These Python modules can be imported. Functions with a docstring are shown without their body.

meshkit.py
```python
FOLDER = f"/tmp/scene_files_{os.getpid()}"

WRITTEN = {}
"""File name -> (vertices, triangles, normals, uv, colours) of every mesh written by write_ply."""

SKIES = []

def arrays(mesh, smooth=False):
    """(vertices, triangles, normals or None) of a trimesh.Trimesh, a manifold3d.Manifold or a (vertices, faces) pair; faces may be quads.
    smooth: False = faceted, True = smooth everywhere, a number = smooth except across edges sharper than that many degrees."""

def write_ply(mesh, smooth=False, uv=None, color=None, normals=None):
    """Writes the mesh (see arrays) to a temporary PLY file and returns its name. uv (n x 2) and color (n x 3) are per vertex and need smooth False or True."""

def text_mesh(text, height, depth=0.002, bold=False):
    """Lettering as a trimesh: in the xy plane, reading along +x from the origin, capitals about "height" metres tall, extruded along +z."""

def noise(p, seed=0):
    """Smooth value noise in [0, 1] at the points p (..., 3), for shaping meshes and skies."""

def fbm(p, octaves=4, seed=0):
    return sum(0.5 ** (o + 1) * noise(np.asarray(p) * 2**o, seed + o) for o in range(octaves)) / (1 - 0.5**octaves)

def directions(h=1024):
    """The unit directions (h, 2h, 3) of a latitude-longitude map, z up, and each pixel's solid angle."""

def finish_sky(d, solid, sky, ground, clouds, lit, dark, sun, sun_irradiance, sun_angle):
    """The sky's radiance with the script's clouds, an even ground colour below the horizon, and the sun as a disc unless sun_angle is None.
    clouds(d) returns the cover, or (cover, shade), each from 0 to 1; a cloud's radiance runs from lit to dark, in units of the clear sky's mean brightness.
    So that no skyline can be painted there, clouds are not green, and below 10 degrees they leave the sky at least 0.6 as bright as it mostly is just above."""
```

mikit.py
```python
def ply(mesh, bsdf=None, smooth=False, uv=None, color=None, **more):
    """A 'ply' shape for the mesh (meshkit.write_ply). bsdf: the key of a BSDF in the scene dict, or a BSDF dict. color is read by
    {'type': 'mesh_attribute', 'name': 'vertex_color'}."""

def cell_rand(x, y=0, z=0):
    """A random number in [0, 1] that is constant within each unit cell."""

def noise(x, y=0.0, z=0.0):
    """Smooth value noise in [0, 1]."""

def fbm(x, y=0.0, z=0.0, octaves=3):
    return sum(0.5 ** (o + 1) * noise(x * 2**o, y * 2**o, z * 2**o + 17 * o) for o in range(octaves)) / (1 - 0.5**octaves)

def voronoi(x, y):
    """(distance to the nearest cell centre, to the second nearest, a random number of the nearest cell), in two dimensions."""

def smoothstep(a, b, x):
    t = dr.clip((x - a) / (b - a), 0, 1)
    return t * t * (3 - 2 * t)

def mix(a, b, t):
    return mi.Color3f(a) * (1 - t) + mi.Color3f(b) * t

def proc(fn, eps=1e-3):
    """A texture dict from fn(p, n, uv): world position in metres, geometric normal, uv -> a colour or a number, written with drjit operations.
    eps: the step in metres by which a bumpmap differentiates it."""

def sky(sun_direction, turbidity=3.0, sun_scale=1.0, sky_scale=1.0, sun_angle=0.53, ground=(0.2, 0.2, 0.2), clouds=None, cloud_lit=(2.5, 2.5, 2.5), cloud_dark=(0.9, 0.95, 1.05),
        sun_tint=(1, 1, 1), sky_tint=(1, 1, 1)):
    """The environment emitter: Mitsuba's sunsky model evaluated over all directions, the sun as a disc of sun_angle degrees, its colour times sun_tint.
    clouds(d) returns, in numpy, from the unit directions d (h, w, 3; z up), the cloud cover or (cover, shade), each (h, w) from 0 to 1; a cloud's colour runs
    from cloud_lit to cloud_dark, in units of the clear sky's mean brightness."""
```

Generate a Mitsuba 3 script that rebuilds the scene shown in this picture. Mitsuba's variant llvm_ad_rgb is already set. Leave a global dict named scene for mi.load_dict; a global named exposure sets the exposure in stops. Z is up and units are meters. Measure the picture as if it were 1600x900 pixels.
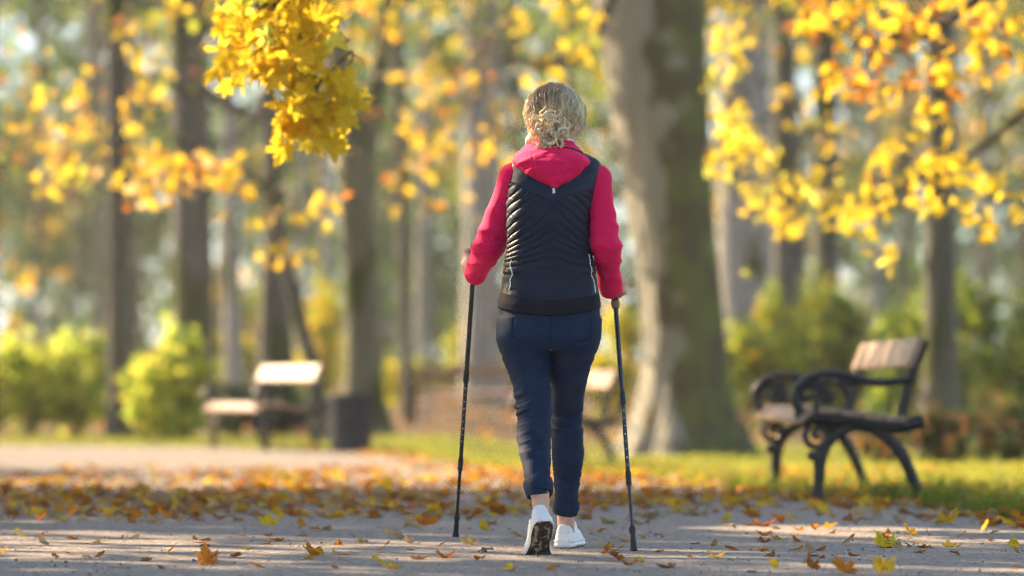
import math, random, os, numpy as np, trimesh, mitsuba as mi, drjit as dr, mikit, meshkit
from shapely.geometry import Polygon
T = mi.ScalarTransform4f
scene, labels = {}, {}

# ---------------------------------------------------------------- camera, sky, sun, exposure
F_PX, HORIZON, EYE_Y, EYE_Z = 5000.0, 610.0, -11.36, 0.57      # in pixels of a 1600 wide frame; metres
PITCH = math.atan((HORIZON - 450.0) / F_PX)
scene['camera'] = {'type': 'thinlens', 'fov': math.degrees(2 * math.atan(800 / F_PX)), 'fov_axis': 'x',
                   'aperture_radius': 0.037, 'focus_distance': 11.42, 'near_clip': 0.5, 'far_clip': 2000.0,
                   'to_world': T().look_at(origin=[0, EYE_Y, EYE_Z], target=[0, EYE_Y + math.cos(PITCH), EYE_Z + math.sin(PITCH)], up=[0, 0, 1])}
SUN = np.array([-0.73, 0.51, 0.50]); SUN /= np.linalg.norm(SUN)
scene['sky'] = mikit.sky(SUN.tolist(), turbidity=4, sun_angle=0.6, sun_tint=(1.0, 0.965, 0.90), sky_tint=(1.0, 1.0, 0.99), sky_scale=0.62)
exposure = 4.05
# the misty morning air
scene['haze_air'] = {'type': 'homogeneous', 'albedo': {'type': 'rgb', 'value': [0.95, 0.95, 0.95]}, 'sigma_t': 0.0006}
scene['camera']['medium'] = {'type': 'ref', 'id': 'haze_air'}
scene['haze'] = {'type': 'cube', 'to_world': T().translate([0, 187, 17]).scale([226, 219, 18.6]), 'bsdf': {'type': 'null'}, 'interior': {'type': 'ref', 'id': 'haze_air'}}
labels['haze'] = {'kind': 'stuff', 'label': 'pale morning haze thickening between the far trunks', 'category': 'haze'}

# ---------------------------------------------------------------- helpers
def at(u, v, d):
    """The world point seen at photograph pixel (u, v) of 1600 x 900, d metres ahead of the camera."""
    a, b = (u - 800) / F_PX, -(v - 450) / F_PX
    c, s = math.cos(PITCH), math.sin(PITCH)
    t = d / (c - b * s)
    return np.array([a * t, EYE_Y + d, EYE_Z + t * (s + b * c)])

def smooth01(a, b, x):
    t = np.clip((np.asarray(x, float) - a) / (b - a), 0, 1)
    return t * t * (3 - 2 * t)

def ground_z(x, y):
    """Height of the ground."""
    x, y = np.asarray(x, float), np.asarray(y, float)
    d = y - EYE_Y
    dip = -0.10 * smooth01(23, 27, d) * smooth01(-0.9, 0.2, x)
    rise = 0.62 * smooth01(38, 72, d) + 1.3 * smooth01(75, 170, d)
    return dip + rise

COUNT = {}
def numbered(base):
    COUNT[base] = COUNT.get(base, -1) + 1
    return base if COUNT[base] == 0 else '%s_%03d' % (base, COUNT[base])

def tag(key, label=None, category=None, group=None, kind=None):
    d = labels.setdefault(key, {})
    for k, v in (('label', label), ('category', category), ('group', group), ('kind', kind)):
        if v is not None: d[k] = v

def thing(name, label, category, group=None):
    key = numbered(name); tag(key, label, category, group); return key

def obj(name, mesh, bsdf, parent=None, smooth=False, uv=None, color=None, to_world=None):
    key = numbered(parent + '__' + name if parent else name)
    d = mikit.ply(mesh, bsdf, smooth, uv=uv, color=color)
    if to_world is not None: d['to_world'] = to_world
    scene[key] = d
    return key

def copy(key, d, M=None):
    key = numbered(key); d = dict(d)
    if M is not None: d['to_world'] = T(np.asarray(M, float))
    scene[key] = d
    return key

def struct(name, mesh, bsdf, smooth=False, color=None):
    key = obj(name, mesh, bsdf, None, smooth, color=color); tag(key, kind='structure'); return key

def cat(ms):
    """Joins (v, f) pairs or trimeshes."""
    vs, fs, n = [], [], 0
    for m in ms:
        v, f = (m.vertices, m.faces) if hasattr(m, 'vertices') else m
        v, f = np.asarray(v, float), np.asarray(f, int)
        if f.shape[1] == 4: f = np.vstack([f[:, [0, 1, 2]], f[:, [0, 2, 3]]])
        vs.append(v); fs.append(f + n); n += len(v)
    return np.vstack(vs), np.vstack(fs)

def spline(pts, n):
    """Catmull-Rom through the points, n samples."""
    p = np.asarray(pts, float)
    q = np.vstack([2 * p[0] - p[1], p, 2 * p[-1] - p[-2]])
    t = np.linspace(0, len(p) - 1 - 1e-9, n); i = t.astype(int); t = (t - i)[:, None]
    a, b, c, d = q[i], q[i + 1], q[i + 2], q[i + 3]
    return 0.5 * (2 * b + (c - a) * t + (2 * a - 5 * b + 4 * c - d) * t ** 2 + (3 * b - a - 3 * c + d) * t ** 3)

def tube(path, radius, sides=8, caps=True, flat=1.0, ref=None):
    """A closed tube along a polyline, parallel-transported; flat scales the second axis."""
    p = np.asarray(path, float); n = len(p)
    r = np.broadcast_to(np.asarray(radius, float), (n,))
    t = np.gradient(p, axis=0); t /= np.linalg.norm(t, axis=1, keepdims=True) + 1e-12
    a = np.array(ref, float) if ref is not None else (np.array([0, 0, 1.]) if abs(t[0, 2]) < .8 else np.array([1., 0, 0]))
    A = np.empty_like(p)
    for i in range(n):
        a = a - t[i] * (a @ t[i]); a /= np.linalg.norm(a) + 1e-12; A[i] = a
    B = np.cross(t, A)
    ang = np.arange(sides) * 2 * np.pi / sides
    v = p[:, None] + r[:, None, None] * (np.cos(ang)[None, :, None] * A[:, None] + flat * np.sin(ang)[None, :, None] * B[:, None])
    v = v.reshape(-1, 3)
    i, j = np.meshgrid(np.arange(n - 1), np.arange(sides), indexing='ij')
    q = np.stack([i * sides + j, i * sides + (j + 1) % sides, (i + 1) * sides + (j + 1) % sides, (i + 1) * sides + j], -1).reshape(-1, 4)
    f = np.vstack([q[:, [0, 1, 2]], q[:, [0, 2, 3]]])
    if caps:
        v = np.vstack([v, p[0], p[-1]]); k = np.arange(sides)
        f = np.vstack([f, np.stack([(k + 1) % sides, k, k * 0 + len(v) - 2], 1),
                       np.stack([k + (n - 1) * sides, (k + 1) % sides + (n - 1) * sides, k * 0 + len(v) - 1], 1)])
    return v, f

def lathe(profile, sides=40, close=True):
    """(r, z) profile turned about z."""
    pr = np.asarray(profile, float)
    ang = np.arange(sides) * 2 * np.pi / sides
    v = np.stack([pr[:, None, 0] * np.cos(ang), pr[:, None, 0] * np.sin(ang), np.repeat(pr[:, 1:2], sides, 1)], -1).reshape(-1, 3)
    n = len(pr); i, j = np.meshgrid(np.arange(n - 1), np.arange(sides), indexing='ij')
    q = np.stack([i * sides + j, i * sides + (j + 1) % sides, (i + 1) * sides + (j + 1) % sides, (i + 1) * sides + j], -1).reshape(-1, 4)
    return v, np.vstack([q[:, [0, 1, 2]], q[:, [0, 2, 3]]])

def bevel_box(sx, sy, sz, b=0.004):
    import manifold3d as m3
    pts = [[x * (sx / 2 - (b if k != 0 else 0)), y * (sy / 2 - (b if k != 1 else 0)), z * (sz / 2 - (b if k != 2 else 0))]
           for x in (-1, 1) for y in (-1, 1) for z in (-1, 1) for k in range(3)]
    m = m3.Manifold.hull_points(np.array(pts)).to_mesh()
    return np.array(m.vert_properties[:, :3]), np.array(m.tri_verts)

def moved(mesh, M):
    v, f = (mesh.vertices, mesh.faces) if hasattr(mesh, 'vertices') else mesh
    M = np.asarray(M, float)
    return np.asarray(v) @ M[:3, :3].T + M[:3, 3], np.asarray(f)

def frame(x, y, z, o):
    M = np.eye(4); M[:3, 0], M[:3, 1], M[:3, 2], M[:3, 3] = x, y, z, o; return M

def rot(ax, deg):
    return trimesh.transformations.rotation_matrix(math.radians(deg), ax)

def trans(p):
    M = np.eye(4); M[:3, 3] = p; return M

def unit(a):
    a = np.asarray(a, float); return a / (np.linalg.norm(a, axis=-1, keepdims=True) + 1e-12)

# ---- implicit surfaces
def surface(f, lo, hi, h, block=8):
    """Mesh of f(x, y, z) = 0 (negative inside) by surface nets; f is only evaluated in blocks near the surface."""
    lo, hi = np.asarray(lo, float), np.asarray(hi, float)
    nb = np.maximum(1, np.ceil((hi - lo) / (h * block)).astype(int)); n = nb * block
    cx = [lo[k] + (np.arange(nb[k]) + .5) * block * h for k in range(3)]
    C = np.stack(np.meshgrid(*cx, indexing='ij'), -1).reshape(-1, 3)
    fc = f(C[:, 0], C[:, 1], C[:, 2])
    near = np.abs(fc) < block * h * 1.6
    val = np.repeat(np.where(near, 0, fc).astype(np.float32), block ** 3).reshape(-1, block, block, block)
    o = (np.stack(np.meshgrid(*[np.arange(block)] * 3, indexing='ij'), -1) + .5 - block / 2) * h
    idx = np.nonzero(near)[0]
    for s in range(0, len(idx), 2000):
        k = idx[s:s + 2000]
        P = (C[k][:, None, None, None] + o[None]).reshape(-1, 3)
        val[k] = f(P[:, 0], P[:, 1], P[:, 2]).reshape(-1, block, block, block)
    V = val.reshape(nb[0], nb[1], nb[2], block, block, block).transpose(0, 3, 1, 4, 2, 5).reshape(n)
    o0 = lo + h / 2
    s = V < 0
    cs = [(a, b, c) for a in (0, 1) for b in (0, 1) for c in (0, 1)]
    cell = np.zeros(n - 1, np.int8)
    for a, b, c in cs: cell += s[a:n[0] - 1 + a, b:n[1] - 1 + b, c:n[2] - 1 + c]
    act = (cell > 0) & (cell < 8)
    I = np.argwhere(act)
    num = np.full(n - 1, -1, np.int32); num[act] = np.arange(len(I))
    W = np.stack([V[I[:, 0] + a, I[:, 1] + b, I[:, 2] + c] for a, b, c in cs], 1).astype(float)
    acc, cnt = np.zeros((len(I), 3)), np.zeros(len(I))
    CA = np.array(cs, float)
    for p in range(8):
        for q in range(p + 1, 8):
            if np.abs(CA[p] - CA[q]).sum() == 1:
                x = (W[:, p] < 0) != (W[:, q] < 0)
                t = np.where(x, W[:, p] / np.where(x, W[:, p] - W[:, q], 1), 0)
                acc += x[:, None] * (CA[p] + t[:, None] * (CA[q] - CA[p])); cnt += x
    v = o0 + (I + acc / cnt[:, None]) * h
    quads = []
    for ax in range(3):
        b, c = (ax + 1) % 3, (ax + 2) % 3
        sl0 = [slice(1, n[k] - 1) for k in range(3)]; sl1 = list(sl0)
        sl0[ax] = slice(0, n[ax] - 1); sl1[ax] = slice(1, n[ax])
        s0, s1 = s[tuple(sl0)], s[tuple(sl1)]
        E = np.argwhere(s0 != s1)
        if not len(E): continue
        inside_first = s0[tuple(E.T)]
        off = np.ones(3, int); off[ax] = 0; E = E + off
        def cellno(db, dc):
            e = E.copy(); e[:, b] -= db; e[:, c] -= dc
            return num[tuple(e.T)]
        q = np.stack([cellno(1, 1), cellno(0, 1), cellno(0, 0), cellno(1, 0)], 1)
        q[~inside_first] = q[~inside_first][:, ::-1]
        quads.append(q)
    q = np.vstack(quads); q = q[(q >= 0).all(1)]
    return v, np.vstack([q[:, [0, 1, 2]], q[:, [0, 2, 3]]])

def smin(a, b, k):
    h = np.clip(.5 + .5 * (b - a) / k, 0, 1)
    return b * (1 - h) + a * h - k * h * (1 - h)

def smax(a, b, k): return -smin(-a, -b, k)

def ell(X, Y, Z, c, r):
    p = np.sqrt(((X - c[0]) / r[0]) ** 2 + ((Y - c[1]) / r[1]) ** 2 + ((Z - c[2]) / r[2]) ** 2)
    return (p - 1) * min(r)

def cone(X, Y, Z, a, b, ra, rb):
    """A capsule from a to b whose radius runs from ra to rb."""
    a, b = np.asarray(a, float), np.asarray(b, float); d = b - a
    t = np.clip(((X - a[0]) * d[0] + (Y - a[1]) * d[1] + (Z - a[2]) * d[2]) / (d @ d), 0, 1)
    return np.sqrt((X - a[0] - t * d[0]) ** 2 + (Y - a[1] - t * d[1]) ** 2 + (Z - a[2] - t * d[2]) ** 2) - (ra + t * (rb - ra))

def chain(X, Y, Z, pts, rs, k=.01):
    out = None
    for i in range(len(pts) - 1):
        c = cone(X, Y, Z, pts[i], pts[i + 1], rs[i], rs[i + 1])
        out = c if out is None else smin(out, c, k)
    return out

from scipy.interpolate import PchipInterpolator
def silhouette(rows, grow=0.0, power=2.0):
    """An upright body given by rows (v, uleft, uright, Y, half depth) measured in the photograph at the depth of Y."""
    R = []
    for v, ul, ur, y, b in rows:
        p, q = at(ul, v, y - EYE_Y), at(ur, v, y - EYE_Y)
        R.append(((p[2] + q[2]) / 2, (p[0] + q[0]) / 2, (q[0] - p[0]) / 2 + grow, y, b + grow))
    R = np.array(sorted(R)); z0, z1 = R[0, 0], R[-1, 0]
    ip = PchipInterpolator(R[:, 0], R[:, 1:])
    def f(X, Y, Z):
        q = ip(np.clip(Z, z0, z1)); cx, a, cy, b = q[:, 0], q[:, 1], q[:, 2], q[:, 3]
        e = (np.abs((X - cx) / a) ** power + np.abs((Y - cy) / b) ** power) ** (1 / power)
        r = (e - 1) * np.minimum(a, b)
        over = np.maximum(Z - z1, z0 - Z)
        return np.where(over > 0, np.sqrt(np.maximum(r, 0) ** 2 + over ** 2), np.maximum(r, over))
    f.z0, f.z1, f.ip = z0, z1, ip
    return f

def nz(X, Y, Z, s, seed=0):
    return meshkit.noise(np.stack([X, Y, Z], -1) * np.asarray(s, float), seed)

def rgb(c): return {'type': 'rgb', 'value': list(c)}
def vcol(): return {'type': 'mesh_attribute', 'name': 'vertex_color'}
# ---------------------------------------------------------------- materials of the setting
def path_col(p, n, uv):
    a = mikit.fbm(p.x * 1.3, p.y * .8, 0, octaves=4); g = mikit.noise(p.x * 140, p.y * 140); s = mikit.noise(p.x * 45, p.y * 45, 5)
    c = mikit.mix((0.235, 0.196, 0.168), (0.325, 0.276, 0.238), a)
    c = c * (0.82 + 0.36 * g)
    c = mikit.mix(c, (0.13, 0.11, 0.09), mikit.smoothstep(.70, .85, s) * .6)
    return mikit.mix(c, (0.44, 0.40, 0.37), mikit.smoothstep(.74, .84, mikit.noise(p.x * 75, p.y * 75, 9)))
def path_bump(p, n, uv): return mikit.fbm(p.x * 70, p.y * 70, 0, octaves=3) + 1.5 * mikit.fbm(p.x * 9, p.y * 9, 3, octaves=2)
scene['m_path'] = {'type': 'bumpmap', 'arbitrary': mikit.proc(path_bump), 'scale': 0.009, 'bsdf': {'type': 'principled', 'base_color': mikit.proc(path_col), 'roughness': 0.85, 'specular': 0.3}}
def soil_col(p, n, uv):
    a = mikit.fbm(p.x * .5, p.y * .25, 0, octaves=4); b = mikit.fbm(p.x * 9, p.y * 9, 2, octaves=3)
    lawn = mikit.smoothstep(20.0, 23.0, p.y - 0.35 * p.x + 5 * a) 
    c = mikit.mix((0.14, 0.15, 0.045), (0.27, 0.25, 0.09), b)
    d = mikit.mix((0.11, 0.088, 0.064), (0.20, 0.16, 0.118), b)
    return mikit.mix(c, d, lawn)
scene['m_soil'] = {'type': 'bumpmap', 'arbitrary': mikit.proc(lambda p, n, uv: mikit.fbm(p.x * 8, p.y * 8, 0, octaves=3)), 'scale': 0.05, 'bsdf': {'type': 'diffuse', 'reflectance': mikit.proc(soil_col)}}
def leafmat(cols, rough=.55, trans=.9):
    return {'type': 'principledthin', 'base_color': cols, 'roughness': rough, 'diff_trans': trans, 'spec_trans': 0.0, 'eta': 1.4}
scene['m_leaves'] = leafmat(vcol(), .5, 1.0)
scene['m_grass'] = leafmat(vcol(), .6, .7)
LEAF_TONES = {'yellow': (.84, .58, .035), 'golden': (.80, .50, .035), 'orange': (.60, .22, .025), 'pale': (.62, .44, .20), 'green': (.42, .48, .05), 'brown': (.30, .14, .05), 'rust': (.42, .15, .03), 'tan': (.45, .32, .18),
              'lemon': (.84, .76, .12), 'lime': (.56, .66, .10), 'deep': (.045, .080, .038), 'mid': (.10, .17, .055)}
for k_, c_ in LEAF_TONES.items():
    c_ = np.array(c_)
    def tone(p, n, uv, c_=c_):
        a = mikit.fbm(p.x * 60, p.y * 60, p.z * 60)
        return mikit.mix((c_ * .72).tolist(), np.minimum(c_ * 1.22 + .01, .9).tolist(), a)
    scene['m_leaf_' + k_] = leafmat(mikit.proc(tone), .45, 1.0)
    def dry(p, n, uv, c_=c_):
        a = mikit.fbm(p.x * 70, p.y * 70, p.z * 70); b = mikit.noise(p.x * 160, p.y * 160, p.z * 160)
        return mikit.mix(mikit.mix((c_ * .62).tolist(), np.minimum(c_ * 1.12 + .01, .9).tolist(), a), (.12, .06, .03), mikit.smoothstep(.72, .82, b) * .7)
    scene['m_dry_' + k_] = leafmat(mikit.proc(dry), .6, .5)
def bark(c0, c1, moss, k):
    def f(p, n, uv):
        r = mikit.fbm(p.x * 9, p.y * 9, p.z * 2.2 + 3 * k, octaves=3); m = mikit.fbm(p.x * 2.6, p.y * 2.6, p.z * 1.1 + 7 * k, octaves=3)
        c = mikit.mix(c0, c1, r)
        return mikit.mix(c, (0.050, 0.062, 0.018), mikit.smoothstep(1 - moss, 1.12 - moss, m))
    return {'type': 'principled', 'base_color': mikit.proc(f), 'roughness': .9, 'specular': .2}
scene['m_bark_dark'] = bark((.055, .053, .046), (.135, .130, .114), .42, 1)
scene['m_bark_olive'] = bark((.082, .078, .052), (.18, .172, .122), .48, 2)
scene['m_bark_grey'] = bark((.17, .165, .15), (.31, .30, .28), .36, 3)
scene['m_bark_twig'] = {'type': 'principled', 'base_color': rgb((.055, .042, .032)), 'roughness': .9}

# ---------------------------------------------------------------- ground, path, lawn
gx = np.unique(np.concatenate([np.linspace(-9, 9, 73), np.linspace(-60, 60, 49), np.linspace(-220, 220, 23)]))
gy = np.unique(np.concatenate([np.linspace(-30, 10, 21), np.linspace(8, 70, 125), np.linspace(70, 400, 34)]))
GX, GY = np.meshgrid(gx, gy, indexing='ij')
bump = .10 * (meshkit.fbm(np.stack([GX * .35, GY * .22, GX * 0], -1), 3, 5) - .5) * smooth01(46, 60, GY - EYE_Y)
gv = np.stack([GX, GY, ground_z(GX, GY) + bump], -1).reshape(-1, 3)
i_, j_ = np.meshgrid(np.arange(len(gx) - 1), np.arange(len(gy) - 1), indexing='ij'); w_ = len(gy)
gf = np.stack([i_ * w_ + j_, (i_ + 1) * w_ + j_, (i_ + 1) * w_ + j_ + 1, i_ * w_ + j_ + 1], -1).reshape(-1, 4)
struct('ground', (gv, gf), 'm_soil', True)
EDGE = [(3.0, 2.9), (10, 2.6), (14, 2.2), (16, 1.86), (17.8, 1.42), (20.3, .80), (22.5, .20), (24, -.25), (26.5, -.72), (28.5, -1.10), (30, -1.62), (31, -2.4), (32, -3.6), (33, -6), (34.2, -14), (35, -30)]
ed = spline([(x, d + EYE_Y) for d, x in EDGE], 150)
ed[:, 0] += .10 * (meshkit.fbm(np.stack([ed[:, 1] * 1.6, ed[:, 0] * 1.6, ed[:, 0] * 0], -1), 3, 2) - .5)
path_poly = Polygon(np.vstack([ed, [(-30, 9), (-12, 8.0), (-7, 5), (-5.5, 0), (-5, -12), (-5, -25), (2.3, -25)]]))
pv, pf = trimesh.creation.triangulate_polygon(path_poly, engine='earcut')
struct('path', (np.column_stack([pv, np.full(len(pv), .004)]), pf), 'm_path')
import shapely
def on_path(x, y): return shapely.contains_xy(path_poly, x, y)
rg = np.random.default_rng(5)
# grit on the near path: small crumbs of stone and earth
n_ = 5000
d_ = 9.3 + 9 * rg.uniform(0, 1, n_) ** 1.5; x_ = rg.uniform(-1, 1, n_) * d_ * .18 + .25 * (rg.uniform(0, 1, n_) < .5) * d_ * .1
ok = on_path(x_, d_ + EYE_Y) & (meshkit.noise(np.stack([x_ * 2.2, d_ * 1.2, x_ * 0], -1), 3) + .30 * (x_ > .2) > rg.uniform(.2, .9, n_)); d_, x_ = d_[ok], x_[ok]
oc = trimesh.creation.icosahedron(); ov_, of_ = np.asarray(oc.vertices), np.asarray(oc.faces)
sz = .0013 + .0040 * rg.uniform(0, 1, len(d_)) ** 4
vs = (ov_[None] * (sz[:, None] * rg.uniform(.6, 1.4, (len(d_), 3)))[:, None, :] * rg.uniform(.75, 1.25, (len(d_), 12, 1)))
vs += np.stack([x_, d_ + EYE_Y, .004 + sz * .35], -1)[:, None]
k = obj('path_grit', (vs.reshape(-1, 3), (of_[None] + 12 * np.arange(len(d_))[:, None, None]).reshape(-1, 3)), 'm_grit')
scene['m_grit'] = {'type': 'principled', 'base_color': mikit.proc(lambda p, n, uv: mikit.mix((.05, .04, .033), (.20, .18, .16), mikit.noise(p.x * 90, p.y * 90))), 'roughness': .9}
tag(k, 'dark crumbs of grit and earth scattered over the grey path', 'grit', kind='stuff')

def blades(x, y, h, lean, w, col, rng, seg=2):
    """Grass blades as bent strips."""
    n = len(x); a = rng.uniform(0, 2 * np.pi, n); b = a + rng.normal(np.pi / 2, .4, n)
    z0 = ground_z(x, y) - .004
    side = np.stack([np.cos(a), np.sin(a), a * 0], -1) * w[:, None] / 2; ln = np.stack([np.cos(b), np.sin(b), b * 0], -1) * lean[:, None]
    base = np.stack([x, y, z0], -1); rows = []
    for q in (0, .55):
        m = base + ln * q ** 1.7 + np.array([0, 0, 1]) * (h * q * (1 - .12 * q))[:, None]
        rows += [m - side * (1 - .45 * q), m + side * (1 - .45 * q)]
    rows.append(base + ln + np.array([0, 0, 1]) * (h * .9)[:, None])
    v = np.stack(rows, 1).reshape(-1, 3)
    f = (np.array([[0, 1, 3], [0, 3, 2], [2, 3, 4]])[None] + 5 * np.arange(n)[:, None, None]).reshape(-1, 3)
    return v, f, np.repeat(col, 5, 0)
n_ = 150000
d_ = 15.5 + 24 * rg.uniform(0, 1, n_) ** .8; x_ = rg.uniform(-1, 1, n_) * (d_ * .16 + 2.0) + .6
ed_x = np.interp(d_, [e[0] for e in EDGE[:-1]], [e[1] for e in EDGE[:-1]])
dist = shapely.distance(shapely.points(x_, d_ + EYE_Y), path_poly)
dens = np.where(d_ < 31 + .3 * x_, .9, .45) * (.35 + .65 * smooth01(.3, .6, meshkit.fbm(np.stack([x_ * 1.1, d_ * .5, x_ * 0], -1), 3, 9))) * smooth01(.0, .25, dist)
ok = (dist > 0.01) & (rg.uniform(0, 1, n_) < dens) & ~((x_ < -3) & (d_ < 31)); x_, d_ = x_[ok], d_[ok]; n_ = len(x_)
near = smooth01(22, 16, d_)
h_ = (.040 + .055 * rg.uniform(0, 1, n_) ** 1.6) * (1 + .9 * near)
mixc = meshkit.fbm(np.stack([x_ * .8, d_ * .4, x_ * 0], -1), 3, 4)[:, None] * .8 + rg.uniform(-.15, .35, (n_, 1))
col = np.array([.20, .29, .035]) * (1 - mixc) + np.array([.58, .54, .11]) * mixc
gv_, gf_, gc_ = blades(x_, d_ + EYE_Y, h_, h_ * rg.uniform(.3, 1.3, n_), .006 + .006 * rg.uniform(0, 1, n_), np.clip(col, .02, .6), rg)
k = obj('lawn_grass', (gv_, gf_), 'm_grass', color=gc_); tag(k, 'yellow green lawn grass behind the path', 'grass', kind='stuff')
# ranker tufts at the path's edge by the near bench
tx, ty, th = [], [], []
for i in range(110):
    d0 = rg.uniform(13.0, 19); e0 = np.interp(d0, [e[0] for e in EDGE[:-1]], [e[1] for e in EDGE[:-1]]) + abs(rg.normal(.05, .28))
    m = rg.integers(10, 26); tx += list(e0 + rg.normal(0, .035, m)); ty += list(d0 + EYE_Y + rg.normal(0, .04, m)); th += list(rg.uniform(.04, .13, m))
tx, ty, th = np.array(tx), np.array(ty), np.array(th); c2 = rg.uniform(0, 1, (len(tx), 1))
v, f, c = blades(tx, ty, th, th * rg.uniform(.2, 1.2, len(tx)), rg.uniform(.003, .007, len(tx)), np.array([.06, .13, .02]) * (1 - c2) + np.array([.24, .30, .05]) * c2, rg)
k = obj('verge_grass', (v, f), 'm_grass', color=c); tag(k, 'ragged green grass tufts along the path edge under the iron bench', 'grass', kind='stuff')
# ---------------------------------------------------------------- leaves
def maple_outline():
    half = [(0, -.02), (.10, -.02), (.22, -.16), (.30, -.05), (.50, -.10), (.42, .06), (.52, .14), (.36, .22), (.60, .40), (.50, .44), (.54, .58), (.36, .52), (.20, .44), (.24, .66), (.16, .64), (.12, .84), (0, 1.0)]
    return np.array(half + [(-x, y) for x, y in half[-2:0:-1]], float)
def leaf_mesh(kind, rng):
    """A blade about 1 long in +y from its stalk, folded and curled."""
    if kind == 'maple': o = maple_outline(); c = np.array([0, .22])
    elif kind == 'oval':
        t = np.linspace(-1, 1, 7); w = .30 * np.sqrt(np.clip(1 - t ** 2, 0, 1)) * (1 - .25 * t)
        o = np.array([(x, .5 + .5 * q) for x, q in zip(w, t)] + [(-x, .5 + .5 * q) for x, q in zip(w[-2:0:-1], t[-2:0:-1])]); c = np.array([0, .48])
    xy = np.vstack([o, c]); n = len(o)
    r = np.hypot(xy[:, 0], xy[:, 1] - c[1])
    a, b = rng.uniform(-.5, .9), rng.uniform(-.5, .8)
    z = a * xy[:, 0] ** 2 * 1.2 + b * (xy[:, 1] - .3) ** 2 * .8 + rng.uniform(.05, .35) * np.abs(xy[:, 0]) + rng.normal(0, .035, len(xy)) * (r > .2)
    v = np.column_stack([xy, z])
    f = np.array([[i, (i + 1) % n, n] for i in range(n)])
    st = np.array([[-.012, -.02, z[0]], [.012, -.02, z[0]], [.02, -.42, z[0] + rng.uniform(-.05, .15)]])
    return np.vstack([v, st]), np.vstack([f, [[n + 1, n + 3, n + 2]]])
rl = np.random.default_rng(77)
LEAF_MESH = {k: [leaf_mesh(k, rl) for _ in range(m)] for k, m in (('maple', 8), ('oval', 5))}
LEAF_PLY = {}
def leaf_entry(kind, var, tone, dry=False):
    q = (kind, var, tone, dry)
    if q not in LEAF_PLY: LEAF_PLY[q] = mikit.ply(LEAF_MESH[kind][var], ('m_dry_' if dry else 'm_leaf_') + tone, False)
    return LEAF_PLY[q]
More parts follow.
